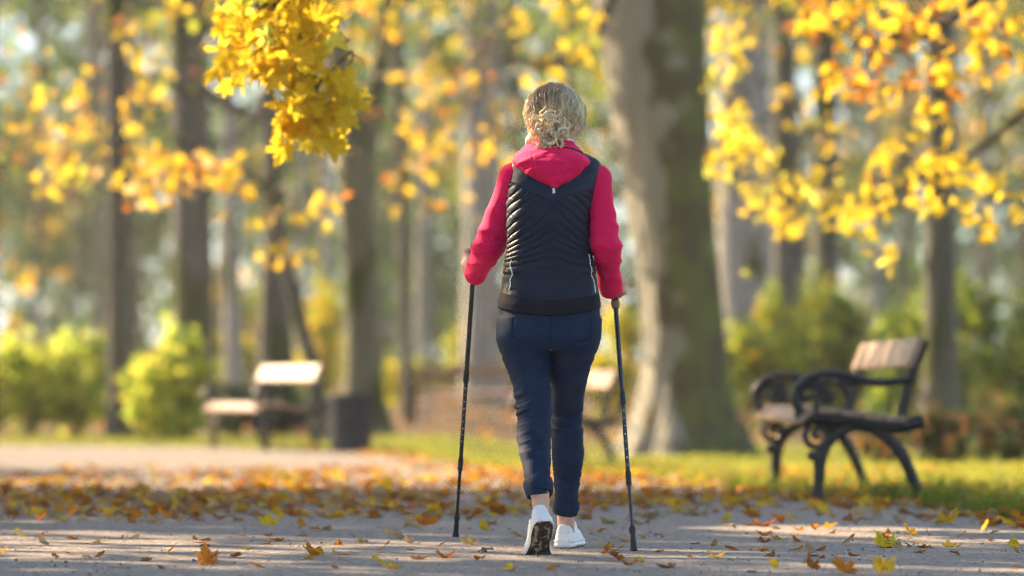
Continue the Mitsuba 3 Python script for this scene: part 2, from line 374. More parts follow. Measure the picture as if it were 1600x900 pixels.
def leaf_pose(p, size, rng, hang=.6):
    d = unit(rng.normal(0, 1, 3) * np.array([1, 1, .7]) + np.array([0, 0, -hang]))
    n = unit(np.cross(d, rng.normal(0, 1, 3))); x = np.cross(d, n)
    M = frame(x * size, d * size, n * size, p); return M
def quads(P_, size, rng, hang=.5, wide=.72):
    """Many leaves in one mesh: kite shaped, folded along the midrib."""
    n = len(P_)
    d = unit(rng.normal(0, 1, (n, 3)) * [1, 1, .7] + [0, 0, -hang]); nn = unit(np.cross(d, rng.normal(0, 1, (n, 3)))); x = np.cross(d, nn)
    s = np.broadcast_to(size, (n,))[:, None]; w = s * wide / 2; fold = s * rng.uniform(.02, .16, (n, 1))
    v = np.stack([P_, P_ + d * s * .45 + x * w + nn * fold, P_ + d * s, P_ + d * s * .45 - x * w + nn * fold], 1).reshape(-1, 3)
    f = (np.array([[0, 1, 2], [0, 2, 3]])[None] + 4 * np.arange(n)[:, None, None]).reshape(-1, 3)
    return v, f
def tone_cols(n, tones, rng, clump=None):
    names = list(tones); pr = np.array([tones[k] for k in names], float); pr /= pr.sum()
    c = np.array([LEAF_TONES[k] for k in names])[rng.choice(len(names), n, p=pr)]
    c = c * rng.uniform(.72, 1.12, (n, 1)) * (1 + rng.normal(0, .06, (n, 3)))
    return np.repeat(np.clip(c, .01, .88), 4, 0)
def foliage(parent, name, P_, size, tones, rng, hang=.5):
    k = obj(name, quads(P_, size, rng, hang), 'm_leaves', parent, color=tone_cols(len(P_), tones, rng)); tag(k, kind='stuff'); return k

# ---------------------------------------------------------------- trees
def trunk_from(rows, d, top, lean_top=(0, 0)):
    """Path and radii of a trunk seen at depth d through rows (v, uleft, uright); carried on up to the height top."""
    c, r = [], []
    for v, a, b in sorted(rows, reverse=True):
        p, q = at(a, v, d), at(b, v, d); c.append((p + q) / 2); r.append((q - p)[0] / 2)
    c, r = np.array(c), np.array(r)
    b0 = c[0].copy(); gz = float(ground_z(b0[0], b0[1])) - .25
    if b0[2] > gz + .05:
        c = np.vstack([[b0[0], b0[1], gz], c]); r = np.r_[r[0] * 1.06, r]
    z = np.arange(c[-1][2] + .8, top, 1.2); dirn = unit(c[-1] - c[-2]) * .6 + np.array([0, 0, .4]); dirn /= dirn[2]
    ext = np.array([c[-1] + dirn * (q - c[-1][2]) * np.array([1, 1, 1]) + np.array([lean_top[0], lean_top[1], 0]) * ((q - c[-1][2]) / max(top, 1)) ** 1.5 for q in z]).reshape(-1, 3)
    re = r[-1] * np.clip(1 - (z - c[-1][2]) / (top - c[-1][2] + 1e-6) * .88, .1, 1)
    return np.vstack([c, ext]), np.r_[r, re]
def trunk_mesh(c, r, sides, step, seed, ridge=.05, flare=0.0):
    L = np.r_[0, np.cumsum(np.linalg.norm(np.diff(c, axis=0), axis=1))]
    n = max(6, int(L[-1] / step)); q = np.linspace(0, L[-1], n)
    cc = np.column_stack([PchipInterpolator(L, c[:, k])(q) for k in range(3)]); rr = PchipInterpolator(L, r)(q)
    v, f = tube(cc, rr, sides)
    i = np.r_[np.repeat(np.arange(n), sides), 0, n - 1]; cen = cc[i]; R = v - cen
    ang = np.arctan2(R[:, 1], R[:, 0])
    h = q[i]
    low = np.stack([np.cos(ang) * 1.3 + seed, np.sin(ang) * 1.3, h * .35], -1); fine = np.stack([np.cos(ang) * 5 + seed, np.sin(ang) * 5, h * .9], -1)
    k = 1 + .22 * (meshkit.fbm(low, 2, seed) - .5) + ridge * 2 * (meshkit.fbm(fine, 3, seed + 5) - .5)
    if flare: k = k + flare * np.exp(-h / .42) * (.35 + np.cos(ang * 5 + seed) ** 2)
    v[:, :2] = cen[:, :2] + R[:, :2] * k[:, None]
    return v, f
def limb(p, dirn, length, r, rng, n=9, droop=0.0):
    pts = [np.array(p, float)]; d = unit(dirn)
    for i in range(n):
        d = unit(d + rng.normal(0, .16, 3) + np.array([0, 0, .05 - droop * (i / n)])); pts.append(pts[-1] + d * length / n)
    return np.array(pts)
ROOF_HOLES = []                                                     # gaps cut in the crowns so sun reaches chosen spots (point, radius)
ROOF_HOLES += [(at(400 + 18 * i, 40 + 34 * i, 14.5), .50) for i in range(6)] + [(at(540, 150, 14.5), .35)]
ROOF_HOLES += [(np.array([x, .78 + .03 * i, 0]), .09) for i, x in enumerate(np.linspace(-1.6, -.8, 9))] + [(np.array([x, -.86, 0]), .07) for x in np.linspace(-1.0, -.62, 5)]
ROOF_HOLES += [(at(842, 172, 11.45), .30), (at(790, 275, 11.40), .07), (at(757, 340, 11.42), .07), (at(733, 400, 11.7), .05)]
ROOF_HOLES += [(at(265, 580, 36), .9), (at(225, 640, 36), .8), (at(120, 600, 38), .9), (at(445, 590, 30.5), .5), (at(380, 640, 31), .6), (at(920, 610, 29), .4)] + [(at(u, v, 2850 / (v - 610)), .7) for v in (700, 712, 728) for u in range(120, 660, 60)]
ROOF_HOLES += [(at(u, v, 2850 / (v - 610)), .5) for v in (700, 715) for u in range(680, 1400, 60)]
def open_to_sun(P_, margin=0.0):
    keep = np.ones(len(P_), bool)
    for o, r in ROOF_HOLES:
        w = P_ - o; t = w @ SUN; keep &= ~((t > 1.0) & (np.linalg.norm(w - t[:, None] * SUN, axis=1) < r + margin))
    return keep
def crown(key, c, r, rng, z0, spread, nleaf, size, tones, nlimb=7, bark_m='m_bark_dark', shape=1.0):
    """Limbs from the upper trunk with leaves round their ends."""
    ends, ms = [], []
    iz = np.nonzero(c[:, 2] > z0)[0]
    for i in range(nlimb):
        for _ in range(12):
            j = iz[int(rng.uniform(0, .9) * len(iz))]; a = rng.uniform(0, 6.28)
            p = limb(c[j], (math.cos(a), math.sin(a), rng.uniform(.1, .8)), spread * rng.uniform(.6, 1.05), r[j], rng, droop=.25)
            if open_to_sun(p, .08).all(): break
        ms.append(tube(p, np.linspace(min(r[j] * .45, .12), .012, len(p)), 6)); ends += list(p[3:])
        for _ in range(2):
            k = rng.integers(3, len(p) - 2); q = limb(p[k], rng.normal(0, 1, 3) + (0, 0, .3), spread * .45, .02, rng, 5, .3)
            if not open_to_sun(q, .03).all(): continue
            ms.append(tube(q, np.linspace(.03, .008, len(q)), 5)); ends += list(q[1:])
    ends += [c[-1]] * 3
    k = obj('limb', cat(ms), bark_m, key, True); tag(k, kind='stuff')
    e = np.array(ends)[rng.integers(0, len(ends), nleaf)]
    P_ = e + rng.normal(0, 1, (nleaf, 3)) * np.array([.55, .55, .42]) * shape
    P_ = P_[open_to_sun(P_)]
    foliage(key, 'crown', P_, rng.uniform(.7, 1.3, len(P_)) * size, tones, rng)
TREE_AUTUMN = {'yellow': 2.5, 'golden': 2, 'green': 2, 'mid': 2.5, 'deep': 2, 'brown': 1}
def tree(name, label, rows, d, top, bark_m, seed, group=None, sides=20, flare=0.0, crown_at=6.0, spread=3.2, nleaf=900, size=.20, tones=TREE_AUTUMN, nlimb=6, step=.3, lean_top=(0, 0), ridge=.05):
    key = thing(name, label, 'tree', group); rng = np.random.default_rng(seed)
    c, r = trunk_from(rows, d, top, lean_top)
    obj('trunk', trunk_mesh(c, r, sides, step, seed, ridge, flare), bark_m, key, True)
    if nleaf: crown(key, c, r, rng, crown_at, spread, nleaf, size, tones, nlimb, bark_m)
    return key, c, r
def spray(key, pts, r0, zones, tones, rng, size=.11, kind='oval', parts=True, bark_m='m_bark_twig', twigs=True):
    """A branch of the tree key through the points, with twigs out to leafy zones (u, v, d, ru, rv, rd, count) and a leaf, each its own part, along them."""
    p = spline(pts, 14 * len(pts)); ms = [tube(p, np.linspace(r0, .006, len(p)), 6)]
    P_ = []
    for u, v, d, ru, rv, rd, n in zones:
        c = at(u, v, d); near = p[np.argmin(np.linalg.norm(p - c, axis=1))]
        if twigs:
            for _ in range(3):
                near = p[min(len(p) - 1, max(4, int(np.argmin(np.linalg.norm(p - c, axis=1)) - rng.integers(0, 9))))]
                e = at(u + rng.normal(0, ru * .55), v + rng.normal(0, rv * .5), d + rng.normal(0, rd * .4))
                ms.append(tube(spline([near, near * .6 + e * .4 + rng.normal(0, .07, 3) + np.array([0, 0, .10]), near * .25 + e * .75 + rng.normal(0, .06, 3) + np.array([0, 0, .05]), e], 10), np.linspace(min(.007, r0 * .3), .0018, 10), 5))
        for _ in range(n):
            a, q = rng.uniform(0, 6.28), math.sqrt(rng.uniform(0, 1)); P_.append(at(u + ru * q * math.cos(a), v + rv * q * math.sin(a), d + rng.normal(0, rd)))
    obj('branch', cat(ms), bark_m, key, True)
    P_ = np.array(P_)
    if not parts: return foliage(key, 'leaf_spray', P_, rng.uniform(.8, 1.25, len(P_)) * size, tones, rng)
    names = list(tones); pr = np.array([tones[k] for k in names], float); pr /= pr.sum()
    for q in P_:
        copy(key + '__leaf', leaf_entry(kind, int(rng.integers(0, len(LEAF_MESH[kind]))), names[rng.choice(len(names), p=pr)]), leaf_pose(q, size * rng.uniform(.75, 1.25), rng))

# the great tree beside the path: pale on the left, dark and mossy on the right
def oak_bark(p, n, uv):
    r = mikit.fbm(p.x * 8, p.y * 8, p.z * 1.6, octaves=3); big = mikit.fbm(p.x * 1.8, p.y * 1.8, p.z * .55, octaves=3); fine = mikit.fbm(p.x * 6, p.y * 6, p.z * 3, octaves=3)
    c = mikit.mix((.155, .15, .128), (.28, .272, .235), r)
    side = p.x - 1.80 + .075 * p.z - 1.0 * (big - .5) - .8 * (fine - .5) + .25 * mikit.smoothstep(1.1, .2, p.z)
    moss = mikit.smoothstep(0, .16, mikit.smoothstep(-.30, .42, side) - .15 - .7 * mikit.fbm(p.x * 7, p.y * 7, p.z * 2.2 + 4, octaves=4) + .12)   # ragged moss and damp bark, plus the right side's shade put into the colour
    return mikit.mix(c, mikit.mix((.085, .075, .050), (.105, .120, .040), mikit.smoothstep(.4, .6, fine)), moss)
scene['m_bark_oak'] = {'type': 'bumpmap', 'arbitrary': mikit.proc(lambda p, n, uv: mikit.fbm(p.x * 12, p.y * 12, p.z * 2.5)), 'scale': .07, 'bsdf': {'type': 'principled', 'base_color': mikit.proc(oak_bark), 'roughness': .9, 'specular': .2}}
OAK = [(0, 930, 1100), (100, 945, 1104), (180, 960, 1109), (260, 975, 1112), (330, 985, 1114), (420, 998, 1121), (500, 1004, 1129), (590, 1003, 1139), (650, 992, 1150), (682, 980, 1160), (702, 972, 1168)]
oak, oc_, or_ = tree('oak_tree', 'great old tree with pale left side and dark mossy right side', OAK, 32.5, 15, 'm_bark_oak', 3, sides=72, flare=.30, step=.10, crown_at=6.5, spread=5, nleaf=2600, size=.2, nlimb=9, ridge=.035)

FORK = [(672, 522, 618), (650, 531, 606), (600, 537, 598), (500, 540, 592), (400, 536, 588), (300, 530, 580), (225, 528, 586)]
key = thing('forked_tree', 'olive barked tree forking into two limbs, behind the litter bin', 'tree'); rng = np.random.default_rng(21)
c, r = trunk_from(FORK, 40, .1); obj('trunk', trunk_mesh(c, r, 28, .2, 21, .05, .1), 'm_bark_olive', key, True)
for pts, r0, r1 in (([(548, 240), (540, 180), (527, 100), (518, 20), (505, -120), (490, -350)], .17, .05), ([(570, 240), (584, 160), (597, 90), (606, 20), (618, -120), (650, -380)], .15, .04)):
    p = spline([at(a, b, 40) for a, b in pts], 40); obj('limb', tube(p, np.linspace(r0, r1, 40), 14), 'm_bark_olive', key, True)
    foliage(key, 'crown', p[rng.integers(24, 40, 500)] + rng.normal(0, .9, (500, 3)), rng.uniform(.12, .22, 500), TREE_AUTUMN, rng)
forked = key
leanA, cA, rA = tree('park_tree', 'dark slim trunk standing behind the white backed bench', [(676, 396, 470), (600, 402, 462), (500, 404, 452), (420, 409, 447), (300, 411, 440), (200, 408, 436), (60, 402, 428), (0, 400, 424)], 42, 12, 'm_bark_dark', 31, flare=.15, nleaf=700)
for pts in ([(410, 186), (340, 155), (285, 140), (200, 108), (100, 96)], [(425, 300), (375, 268), (320, 262), (260, 285)], [(415, 120), (350, 60), (270, 20), (180, -10)]):
    p = spline([at(a, b, 41) for a, b in pts], 26); obj('limb', tube(p + np.random.default_rng(3).normal(0, .02, p.shape), np.linspace(.085, .02, 26), 8), 'm_bark_dark', leanA, True)
leanB, cB, rB = tree('leaning_tree', 'thin dark tree leaning left over the white backed bench', [(692, 488, 514), (640, 484, 507), (570, 475, 499), (500, 457, 480), (440, 443, 464), (380, 430, 449), (300, 420, 437), (150, 408, 423), (0, 398, 411)], 36, 9, 'm_bark_dark', 32, flare=.2, nleaf=300, crown_at=5.5, spread=2)
tree('park_tree', 'very slender straight trunk just right of the forked tree', [(668, 626, 652), (500, 622, 642), (300, 618, 637), (100, 612, 632), (0, 609, 629)], 46, 12, 'm_bark_dark', 33, nleaf=400)
tree('park_tree', 'broad dark trunk at upper left behind the leafy twigs', [(660, 270, 345), (500, 272, 335), (330, 270, 332), (0, 264, 326)], 52, 14, 'm_bark_dark', 34, nleaf=900)
tree('park_tree', 'thin pale trunk left of the dark slim trunk', [(655, 350, 382), (400, 348, 374), (0, 344, 366)], 60, 15, 'm_bark_grey', 35, nleaf=400)
tree('park_tree', 'wide misty grey trunk left of the woman', [(650, 718, 792), (400, 722, 784), (0, 724, 780)], 58, 16, 'm_bark_grey', 36, nleaf=900)
tree('park_tree', 'grey trunk right of the great mossy tree', [(650, 1112, 1222), (480, 1120, 1214), (300, 1122, 1208), (0, 1128, 1196)], 56, 15, 'm_bark_grey', 37, nleaf=900)
tree('park_tree', 'dark trunk right of the great tree, rising behind yellow leaves', [(650, 1208, 1254), (250, 1206, 1246), (0, 1206, 1242)], 50, 13, 'm_bark_dark', 38, nleaf=600)
rightT, cR, rR = tree('park_tree', 'dark trunk above the armrest of the near bench', [(648, 1262, 1322), (460, 1268, 1314), (250, 1270, 1310), (0, 1268, 1304)], 47, 13, 'm_bark_dark', 39, nleaf=900)
tree('park_tree', 'dark trunk at the left edge beside the bright bush', [(688, 160, 212), (640, 166, 208), (400, 168, 202), (0, 164, 196)], 37, 13, 'm_bark_dark', 40, flare=.15, nleaf=300)
tree('park_tree', 'dark trunk rising behind the near bench at the right', [(682, 1432, 1508), (600, 1440, 1498), (300, 1446, 1492), (0, 1448, 1488)], 33, 13, 'm_bark_dark', 41, flare=.15, nleaf=900)
# more trunks further off, each a tree
MARKS = [(0, 'at the left edge'), (95, 'behind the left bushes'), (150, 'left of the edge trunk'), (235, 'above the bright bush'), (310, 'left of the pale backed bench'), (365, 'over the left arm of the left bench'), (420, 'behind the slim dark trunk'), (475, 'over the left bench back'), (520, 'left of the forked tree'), (560, 'behind the forked tree'), (610, 'right of the litter bin'),
         (665, 'above the far bench'), (715, 'left of the walking woman by the left pole'), (760, 'behind the left elbow'), (830, 'hidden by the walker at the left'), (880, 'hidden by the walker at the right'), (925, 'between walker and great tree'), (1115, 'just right of the great tree'), (1160, 'right of the great tree, over the shrub'), (1210, 'above the scrolled armrest'),
         (1260, 'over the near armrest'), (1310, 'left of the near backrest'), (1365, 'over the near backrest'), (1420, 'at the right end of the near bench'), (1475, 'right of the near bench'), (1535, 'far right over the shrubs'), (1600, 'at the right edge')]
def by_mark(u): return min(MARKS, key=lambda m: abs(m[0] - u))[1]
rb = np.random.default_rng(404); used = []
for i in range(60):
    u, d = rb.uniform(-60, 1680), rb.uniform(62, 135); w = rb.uniform(.18, .48) * F_PX / d
    if any(abs(u - a) < 16 for a in used) or 930 < u < 1110 or len(used) >= 46: continue
    used.append(u); l = rb.normal(0, 14)
    bk = int(rb.integers(0, 3))
    tree('background_tree', '%s %s trunk in the misty wood %s' % (('thin', 'slender', 'sturdy')[int(np.digitize(w * d / F_PX, [.26, .38]))], ('grey', 'dark', 'olive')[bk], by_mark(u)), [(640, u - w / 2, u + w / 2), (300, u - w / 2.3 + l * .5, u + w / 2.3 + l * .5), (0, u - w / 2.6 + l, u + w / 2.6 + l)], d, rb.uniform(13, 19), ('m_bark_grey', 'm_bark_dark', 'm_bark_olive')[bk], 500 + i,
         group='slender trunks in the misty wood', sides=10, nleaf=700, size=.28, crown_at=rb.uniform(5.5, 9), spread=3.4, nlimb=5, step=.8, tones={'yellow': 1.4, 'golden': .6, 'green': 2.0, 'mid': 3, 'deep': 4})

# unseen trees at the left shade the walker; later ones added to block light
for i, (x, y, h, n, lab) in enumerate(((-10.0, 1.5, 11, 11000, 'nearest tree left of the path, outside the picture'), (-9.5, 7.2, 12, 10000, 'second tree left of the path, outside the picture'), (-10.8, 12.6, 11, 7500, 'third tree left of the path, outside the picture'), (-7.8, 2.4, 11, 11000, 'smaller unseen tree added close to the path at the left to block light'), (7.5, -1.0, 12, 6000, 'unseen tree added right of the path beside the camera to block sky light'), (-7.0, -9.0, 12, 5600, 'unseen tree added left of the path behind the camera to block sky light'), (6.5, -13.0, 12, 5600, 'unseen tree added right of the path behind the camera to block sky light'))):
    key = thing('shade_tree', lab, 'tree'); rng = np.random.default_rng(900 + i)
    c = np.array([[x, y, -.2], [x + .05, y, 1.5], [x, y + .1, 4], [x + .2, y, 7.5], [x, y + .2, h]]); r = np.array([.34, .28, .24, .16, .04])
    obj('trunk', trunk_mesh(c, r, 18, .4, 900 + i, .05, .2), 'm_bark_dark', key, True)
    cc = np.column_stack([np.interp(np.linspace(0, 4, 20), range(5), c[:, k]) for k in range(3)])
    crown(key, cc, np.interp(np.linspace(0, 4, 20), range(5), r), rng, 2.6 if x < -9 else 4.2, 4.4 if x < -9 else 3.7, n, .26, TREE_AUTUMN, 16, 'm_bark_dark', shape=1.25)

# the maple whose yellow bough hangs into the picture at upper left
maple = thing('maple_tree', 'maple at the left with a bright yellow bough hanging into the picture', 'tree'); rng = np.random.default_rng(61)
c = np.array([[-5.0, 8.0, -.2], [-4.9, 8.0, 1.4], [-4.7, 7.9, 3.2], [-4.8, 7.9, 6], [-4.7, 8.1, 8.5]]); r = np.array([.26, .21, .18, .12, .03])
obj('trunk', trunk_mesh(c, r, 20, .3, 61, .05, .2), 'm_bark_olive', maple, True)
cc = np.column_stack([np.interp(np.linspace(0, 4, 16), range(5), c[:, k]) for k in range(3)])
crown(maple, cc, np.interp(np.linspace(0, 4, 16), range(5), r), rng, 4.2, 2.3, 900, .15, {'yellow': 5, 'golden': 2}, 7, 'm_bark_olive', shape=.8)
D = 14.5
spray(maple, [c[2], np.array([-3.4, 5.6, 3.9]), at(380, -120, D), at(430, 0, D), at(465, 90, D), at(490, 170, D)], .05,
      [(430, -25, D, 100, 36, .25, 22), (390, 35, D, 60, 40, .22, 26), (470, 45, D, 54, 50, .25, 44), (430, 15, D, 85, 26, .2, 24), (440, 95, D, 66, 32, .22, 30), (375, 98, D, 36, 40, .15, 20), (490, 105, D, 34, 36, .2, 18), (458, 142, D, 44, 32, .15, 24),
       (535, 148, D, 34, 38, .12, 30), (476, 182, D, 40, 28, .15, 22), (502, 208, D, 30, 26, .10, 16), (458, 205, D, 22, 24, .08, 10)],
      {'yellow': 8, 'golden': 1.6, 'green': .3, 'lemon': 1.5}, rng, .100, 'maple')

# leafy twigs of the trees beyond, out of focus
rng = np.random.default_rng(62)
d = 25
AUT = {'yellow': 4, 'golden': 3, 'orange': 2.2, 'pale': 2.4}
spray(leanB, [cB[np.argmin(abs(cB[:, 2] - 3.4))], at(380, 205, 33), at(330, 235, 29), at(280, 270, 26), at(215, 285, 24)], .035,
      [(215, 285, d, 40, 50, .6, 31), (270, 265, d, 34, 26, .5, 29), (250, 300, d, 40, 22, .5, 19), (320, 270, d, 30, 26, .5, 24), (355, 258, d, 22, 14, .4, 11), (365, 290, d, 22, 16, .4, 10), (225, 240, d + 2, 30, 30, .5, 12)], AUT, rng, .105)
spray(leanB, [cB[np.argmin(abs(cB[:, 2] - 2.6))], at(445, 290, 33), at(460, 330, 29), at(470, 360, 27)], .02,
      [(440, 335, d, 40, 20, .5, 8), (430, 395, d, 26, 16, .4, 8), (470, 395, d, 26, 20, .4, 8), (490, 350, d, 30, 26, .5, 7), (395, 345, d, 24, 14, .4, 5), (520, 300, d, 26, 24, .5, 7), (350, 335, d, 10, 10, .3, 2)], AUT, rng, .10)
spray(leanA, [cA[np.argmin(abs(cA[:, 2] - 5.2))], at(360, 10, 38), at(300, -20, 34), at(240, -10, 32)], .04,
      [(225, 60, 31, 40, 60, 1, 24), (215, 170, 31, 26, 60, 1, 22), (270, 20, 31, 40, 40, 1, 16), (240, 130, 32, 30, 40, 1, 14), (80, 240, 28, 80, 60, 1.2, 50), (120, 160, 29, 70, 60, 1.2, 24), (40, 120, 30, 60, 90, 1.2, 20)], {'golden': 3, 'yellow': 3, 'green': 1.5, 'brown': 1, 'pale': 1}, rng, .12)
spray(forked, [at(590, 120, 40), at(640, 118, 37), at(700, 122, 34), at(760, 140, 32), at(820, 160, 31)], .045,
      [(640, 120, 33, 40, 20, 1, 13), (690, 150, 33, 44, 40, 1, 18), (740, 120, 32, 40, 22, 1, 14), (660, 190, 33, 40, 30, 1, 17), (700, 215, 32, 30, 30, 1, 13), (780, 190, 31, 36, 40, 1, 17), (745, 235, 31, 36, 30, 1, 14), (650, 240, 32, 40, 24, 1, 13), (690, 250, 32, 40, 30, 1, 13),
       (640, 300, 32, 50, 40, 1, 13), (700, 330, 32, 50, 36, 1, 8), (800, 250, 31, 30, 24, 1, 10), (640, 30, 33, 60, 30, 1, 13), (560, 30, 33, 50, 30, 1, 7), (800, 60, 33, 50, 50, 1, 17)], {'yellow': 4, 'golden': 3.4, 'orange': 2.0, 'pale': 1.6}, rng, .115)
io = np.argmin(abs(oc_[:, 2] - 5.4))
spray(oak, [oc_[io], at(920, 70, 31), at(880, 95, 29), at(830, 105, 28), at(790, 85, 27)], .07,
      [(900, 20, 28, 40, 36, .8, 14), (915, 60, 28, 18, 24, .5, 8), (880, 75, 28, 30, 24, .6, 8), (930, 90, 28, 10, 30, .4, 5), (870, 5, 28, 30, 20, .6, 8), (850, 110, 28, 40, 26, .8, 8)], {'yellow': 5, 'golden': 2, 'green': 1}, rng, .11)
spray(rightT, [cR[np.argmin(abs(cR[:, 2] - 4.4))], at(1240, 150, 42), at(1190, 190, 34), at(1150, 215, 28), at(1125, 230, 26)], .05,
      [(1150, 205, 25, 34, 18, .4, 33), (1175, 232, 25, 48, 18, .5, 45), (1125, 250, 25, 20, 26, .3, 18), (1140, 170, 26, 30, 18, .5, 21), (1175, 260, 26, 30, 18, .5, 12), (1125, 130, 27, 22, 40, .6, 21), (1150, 75, 27, 40, 36, .8, 24), (1142, 298, 24, 4, 4, .05, 1), (1185, 295, 26, 30, 20, .5, 18), (1130, 40, 27, 30, 40, .8, 15)],
      {'yellow': 6, 'golden': 1.4, 'lemon': 2, 'pale': .4}, rng, .09)
spray(rightT, [cR[np.argmin(abs(cR[:, 2] - 3.6))], at(1260, 260, 40), at(1230, 300, 32), at(1200, 320, 26)], .035,
      [(1200, 325, 25, 36, 20, .5, 24), (1232, 345, 25, 36, 20, .5, 22), (1240, 290, 25, 36, 22, .5, 22), (1290, 285, 26, 28, 24, .5, 15), (1240, 160, 28, 40, 40, 1, 15), (1290, 200, 28, 40, 40, 1, 13), (1168, 420, 27, 14, 12, .2, 2), (1265, 320, 26, 30, 30, .6, 11)], {'yellow': 6, 'golden': 2, 'lemon': 1.5, 'pale': .8}, rng, .09)
gold = thing('golden_tree', 'golden leaved tree at the right whose boughs hang over the near bench', 'tree')
c = np.array([[5.2, 9.5, -.2], [5.15, 9.5, 1.5], [5.0, 9.4, 4], [5.1, 9.5, 8]]); r = np.array([.27, .22, .18, .05])
obj('trunk', trunk_mesh(c, r, 18, .3, 63, .05, .2), 'm_bark_dark', gold, True)
spray(gold, [c[2], np.array([4.2, 9.3, 4.2]), at(1500, 20, 21), at(1400, 60, 21), at(1310, 80, 21)], .06,
      [(1380, 40, 21, 60, 50, .7, 54), (1300, 30, 21, 60, 40, .7, 39), (1250, 20, 22, 50, 40, .7, 21), (1370, 130, 21, 50, 40, .6, 35), (1300, 120, 21, 30, 30, .6, 11), (1480, 40, 20, 90, 60, .8, 51), (1560, 60, 20, 60, 70, .8, 35), (1450, 140, 20, 60, 40, .7, 23)], {'golden': 6, 'orange': 1, 'brown': 2.5, 'yellow': 1}, rng, .115)  # browner leaf tones here put the bough's shade into the colour
spray(gold, [c[1] + (c[2] - c[1]) * .6, np.array([4.2, 9.9, 3.0]), at(1520, 240, 22), at(1430, 280, 22), at(1370, 320, 22)], .04,
      [(1350, 320, 22, 40, 26, .5, 26), (1375, 270, 22, 28, 40, .5, 22), (1385, 240, 22, 16, 26, .4, 10), (1340, 350, 22, 34, 20, .5, 14), (1385, 390, 22, 20, 36, .4, 12), (1480, 280, 21, 70, 50, .7, 48), (1560, 320, 21, 60, 60, .7, 34), (1450, 220, 21, 60, 40, .7, 14)], {'yellow': 6, 'golden': 3, 'lemon': 1}, rng, .10)

# ---------------------------------------------------------------- bushes and the far wood
def bush(label, lobes, d, n, size, tones, seed, name='bush', group=None):
    """lobes: (u, v top, v bottom, half width) seen at depth d."""
    key = thing(name, label, 'bush', group); rng = np.random.default_rng(seed); ms, P_ = [], []
    tot = sum((b - t) * w for _, t, b, w in lobes)
    for u, t, b, w in lobes:
        top, w_m = at(u, t, d), w / F_PX * d
        g = at(u, b, d); g[2] = float(ground_z(g[0], g[1]))
        for _ in range(7):
            e = g + (top - g) * rng.uniform(.5, .95) + np.array([rng.normal(0, w_m * .5), rng.normal(0, w_m * .5), 0])
            ms.append(tube(spline([g + rng.normal(0, .05, 3) * [1, 1, 0] - [0, 0, .05], (g + e) / 2 + rng.normal(0, .06, 3), e], 8), np.linspace(.018, .005, 8), 5))
        m = int(n * (b - t) * w / tot)
        cl = rng.normal(0, 1, (max(8, m // 45), 3)); cl = cl / np.linalg.norm(cl, axis=1, keepdims=True) * rng.uniform(.25, 1, (len(cl), 1)) ** .5
        q = cl[rng.integers(0, len(cl), m)] * .86 + rng.normal(0, .17, (m, 3))
        h = top[2] - g[2]; P_.append(np.array([g[0], g[1], g[2] + h * .53]) + q * np.array([w_m, max(w_m, .5), h * .47]))
    k = obj('stem', cat(ms), 'm_bark_twig', key, True); tag(k, kind='stuff')
    P_ = np.vstack(P_); P_ = P_[P_[:, 2] > ground_z(P_[:, 0], P_[:, 1]) + .02]
    foliage(key, 'leaves', P_, rng.uniform(.7, 1.3, len(P_)) * size, tones, rng)
    return key
YG = {'yellow': 3, 'green': 5}
bush('bright yellow green bush at the left of the white backed bench', [(285, 494, 688, 36), (225, 545, 690, 36), (255, 590, 692, 60)], 36, 2600, .13, {'lemon': 2, 'lime': 3, 'mid': 1.6}, 71)
bush('bright yellow bush at the far left edge', [(120, 500, 690, 60), (40, 520, 690, 60), (-40, 540, 690, 60)], 38, 2600, .13, {'lemon': 2, 'lime': 3, 'mid': 1.6}, 72)
DG = {'deep': 1}
bush('low dark green bush behind the white backed bench', [(365, 600, 690, 40), (430, 596, 692, 50), (495, 604, 690, 36)], 39, 2400, .10, {'deep': 5, 'mid': 1}, 73)
bush('light green shrub right of the great mossy tree', [(1165, 500, 640, 50), (1215, 440, 640, 50)], 44, 1900, .13, {'green': 3, 'mid': 3, 'yellow': .6}, 74)
bush('tall light green shrub above the arm of the near bench', [(1275, 420, 640, 60), (1330, 450, 640, 50)], 46, 2200, .13, {'green': 2.6, 'mid': 3.4, 'yellow': .6}, 75)
bush('green shrub behind the backrest of the near bench', [(1385, 480, 650, 40), (1440, 440, 650, 60)], 40, 1900, .12, {'green': 2.2, 'mid': 4}, 76)
bush('green shrub at the right edge behind the bench', [(1510, 430, 650, 60), (1590, 450, 650, 60)], 42, 2000, .13, {'green': 2.2, 'mid': 4}, 77)
bush('dark leafy shrub low behind the near bench', [(1385, 640, 716, 46), (1470, 630, 716, 56), (1560, 620, 716, 56)], 27, 1800, .08, {'deep': 4, 'brown': 2}, 78)
bush('narrow yellow green shrub between the leaning and the forked tree', [(505, 440, 650, 26), (492, 530, 655, 30)], 56, 1200, .15, {'green': 4, 'yellow': 3, 'pale': 1}, 79)
bush('small yellow green shrub right of the forked tree', [(612, 560, 655, 24), (640, 575, 655, 16)], 54, 700, .13, YG, 80)
bush('yellow green shrub left of the great mossy tree', [(965, 460, 650, 34), (940, 540, 650, 30)], 50, 1200, .14, YG, 81)
rb = np.random.default_rng(82)
for i in range(16):
    u = -60 + 1720 * (i + rb.uniform(0, 1)) / 16; d = rb.uniform(62, 100)
    bush('pale shrub in the misty undergrowth %s' % by_mark(u), [(u, rb.uniform(500, 590), 650, rb.uniform(24, 50))], d, 700, .24, {'green': 3, 'yellow': 2, 'mid': 2}, 820 + i, group='pale shrubs in the misty undergrowth')
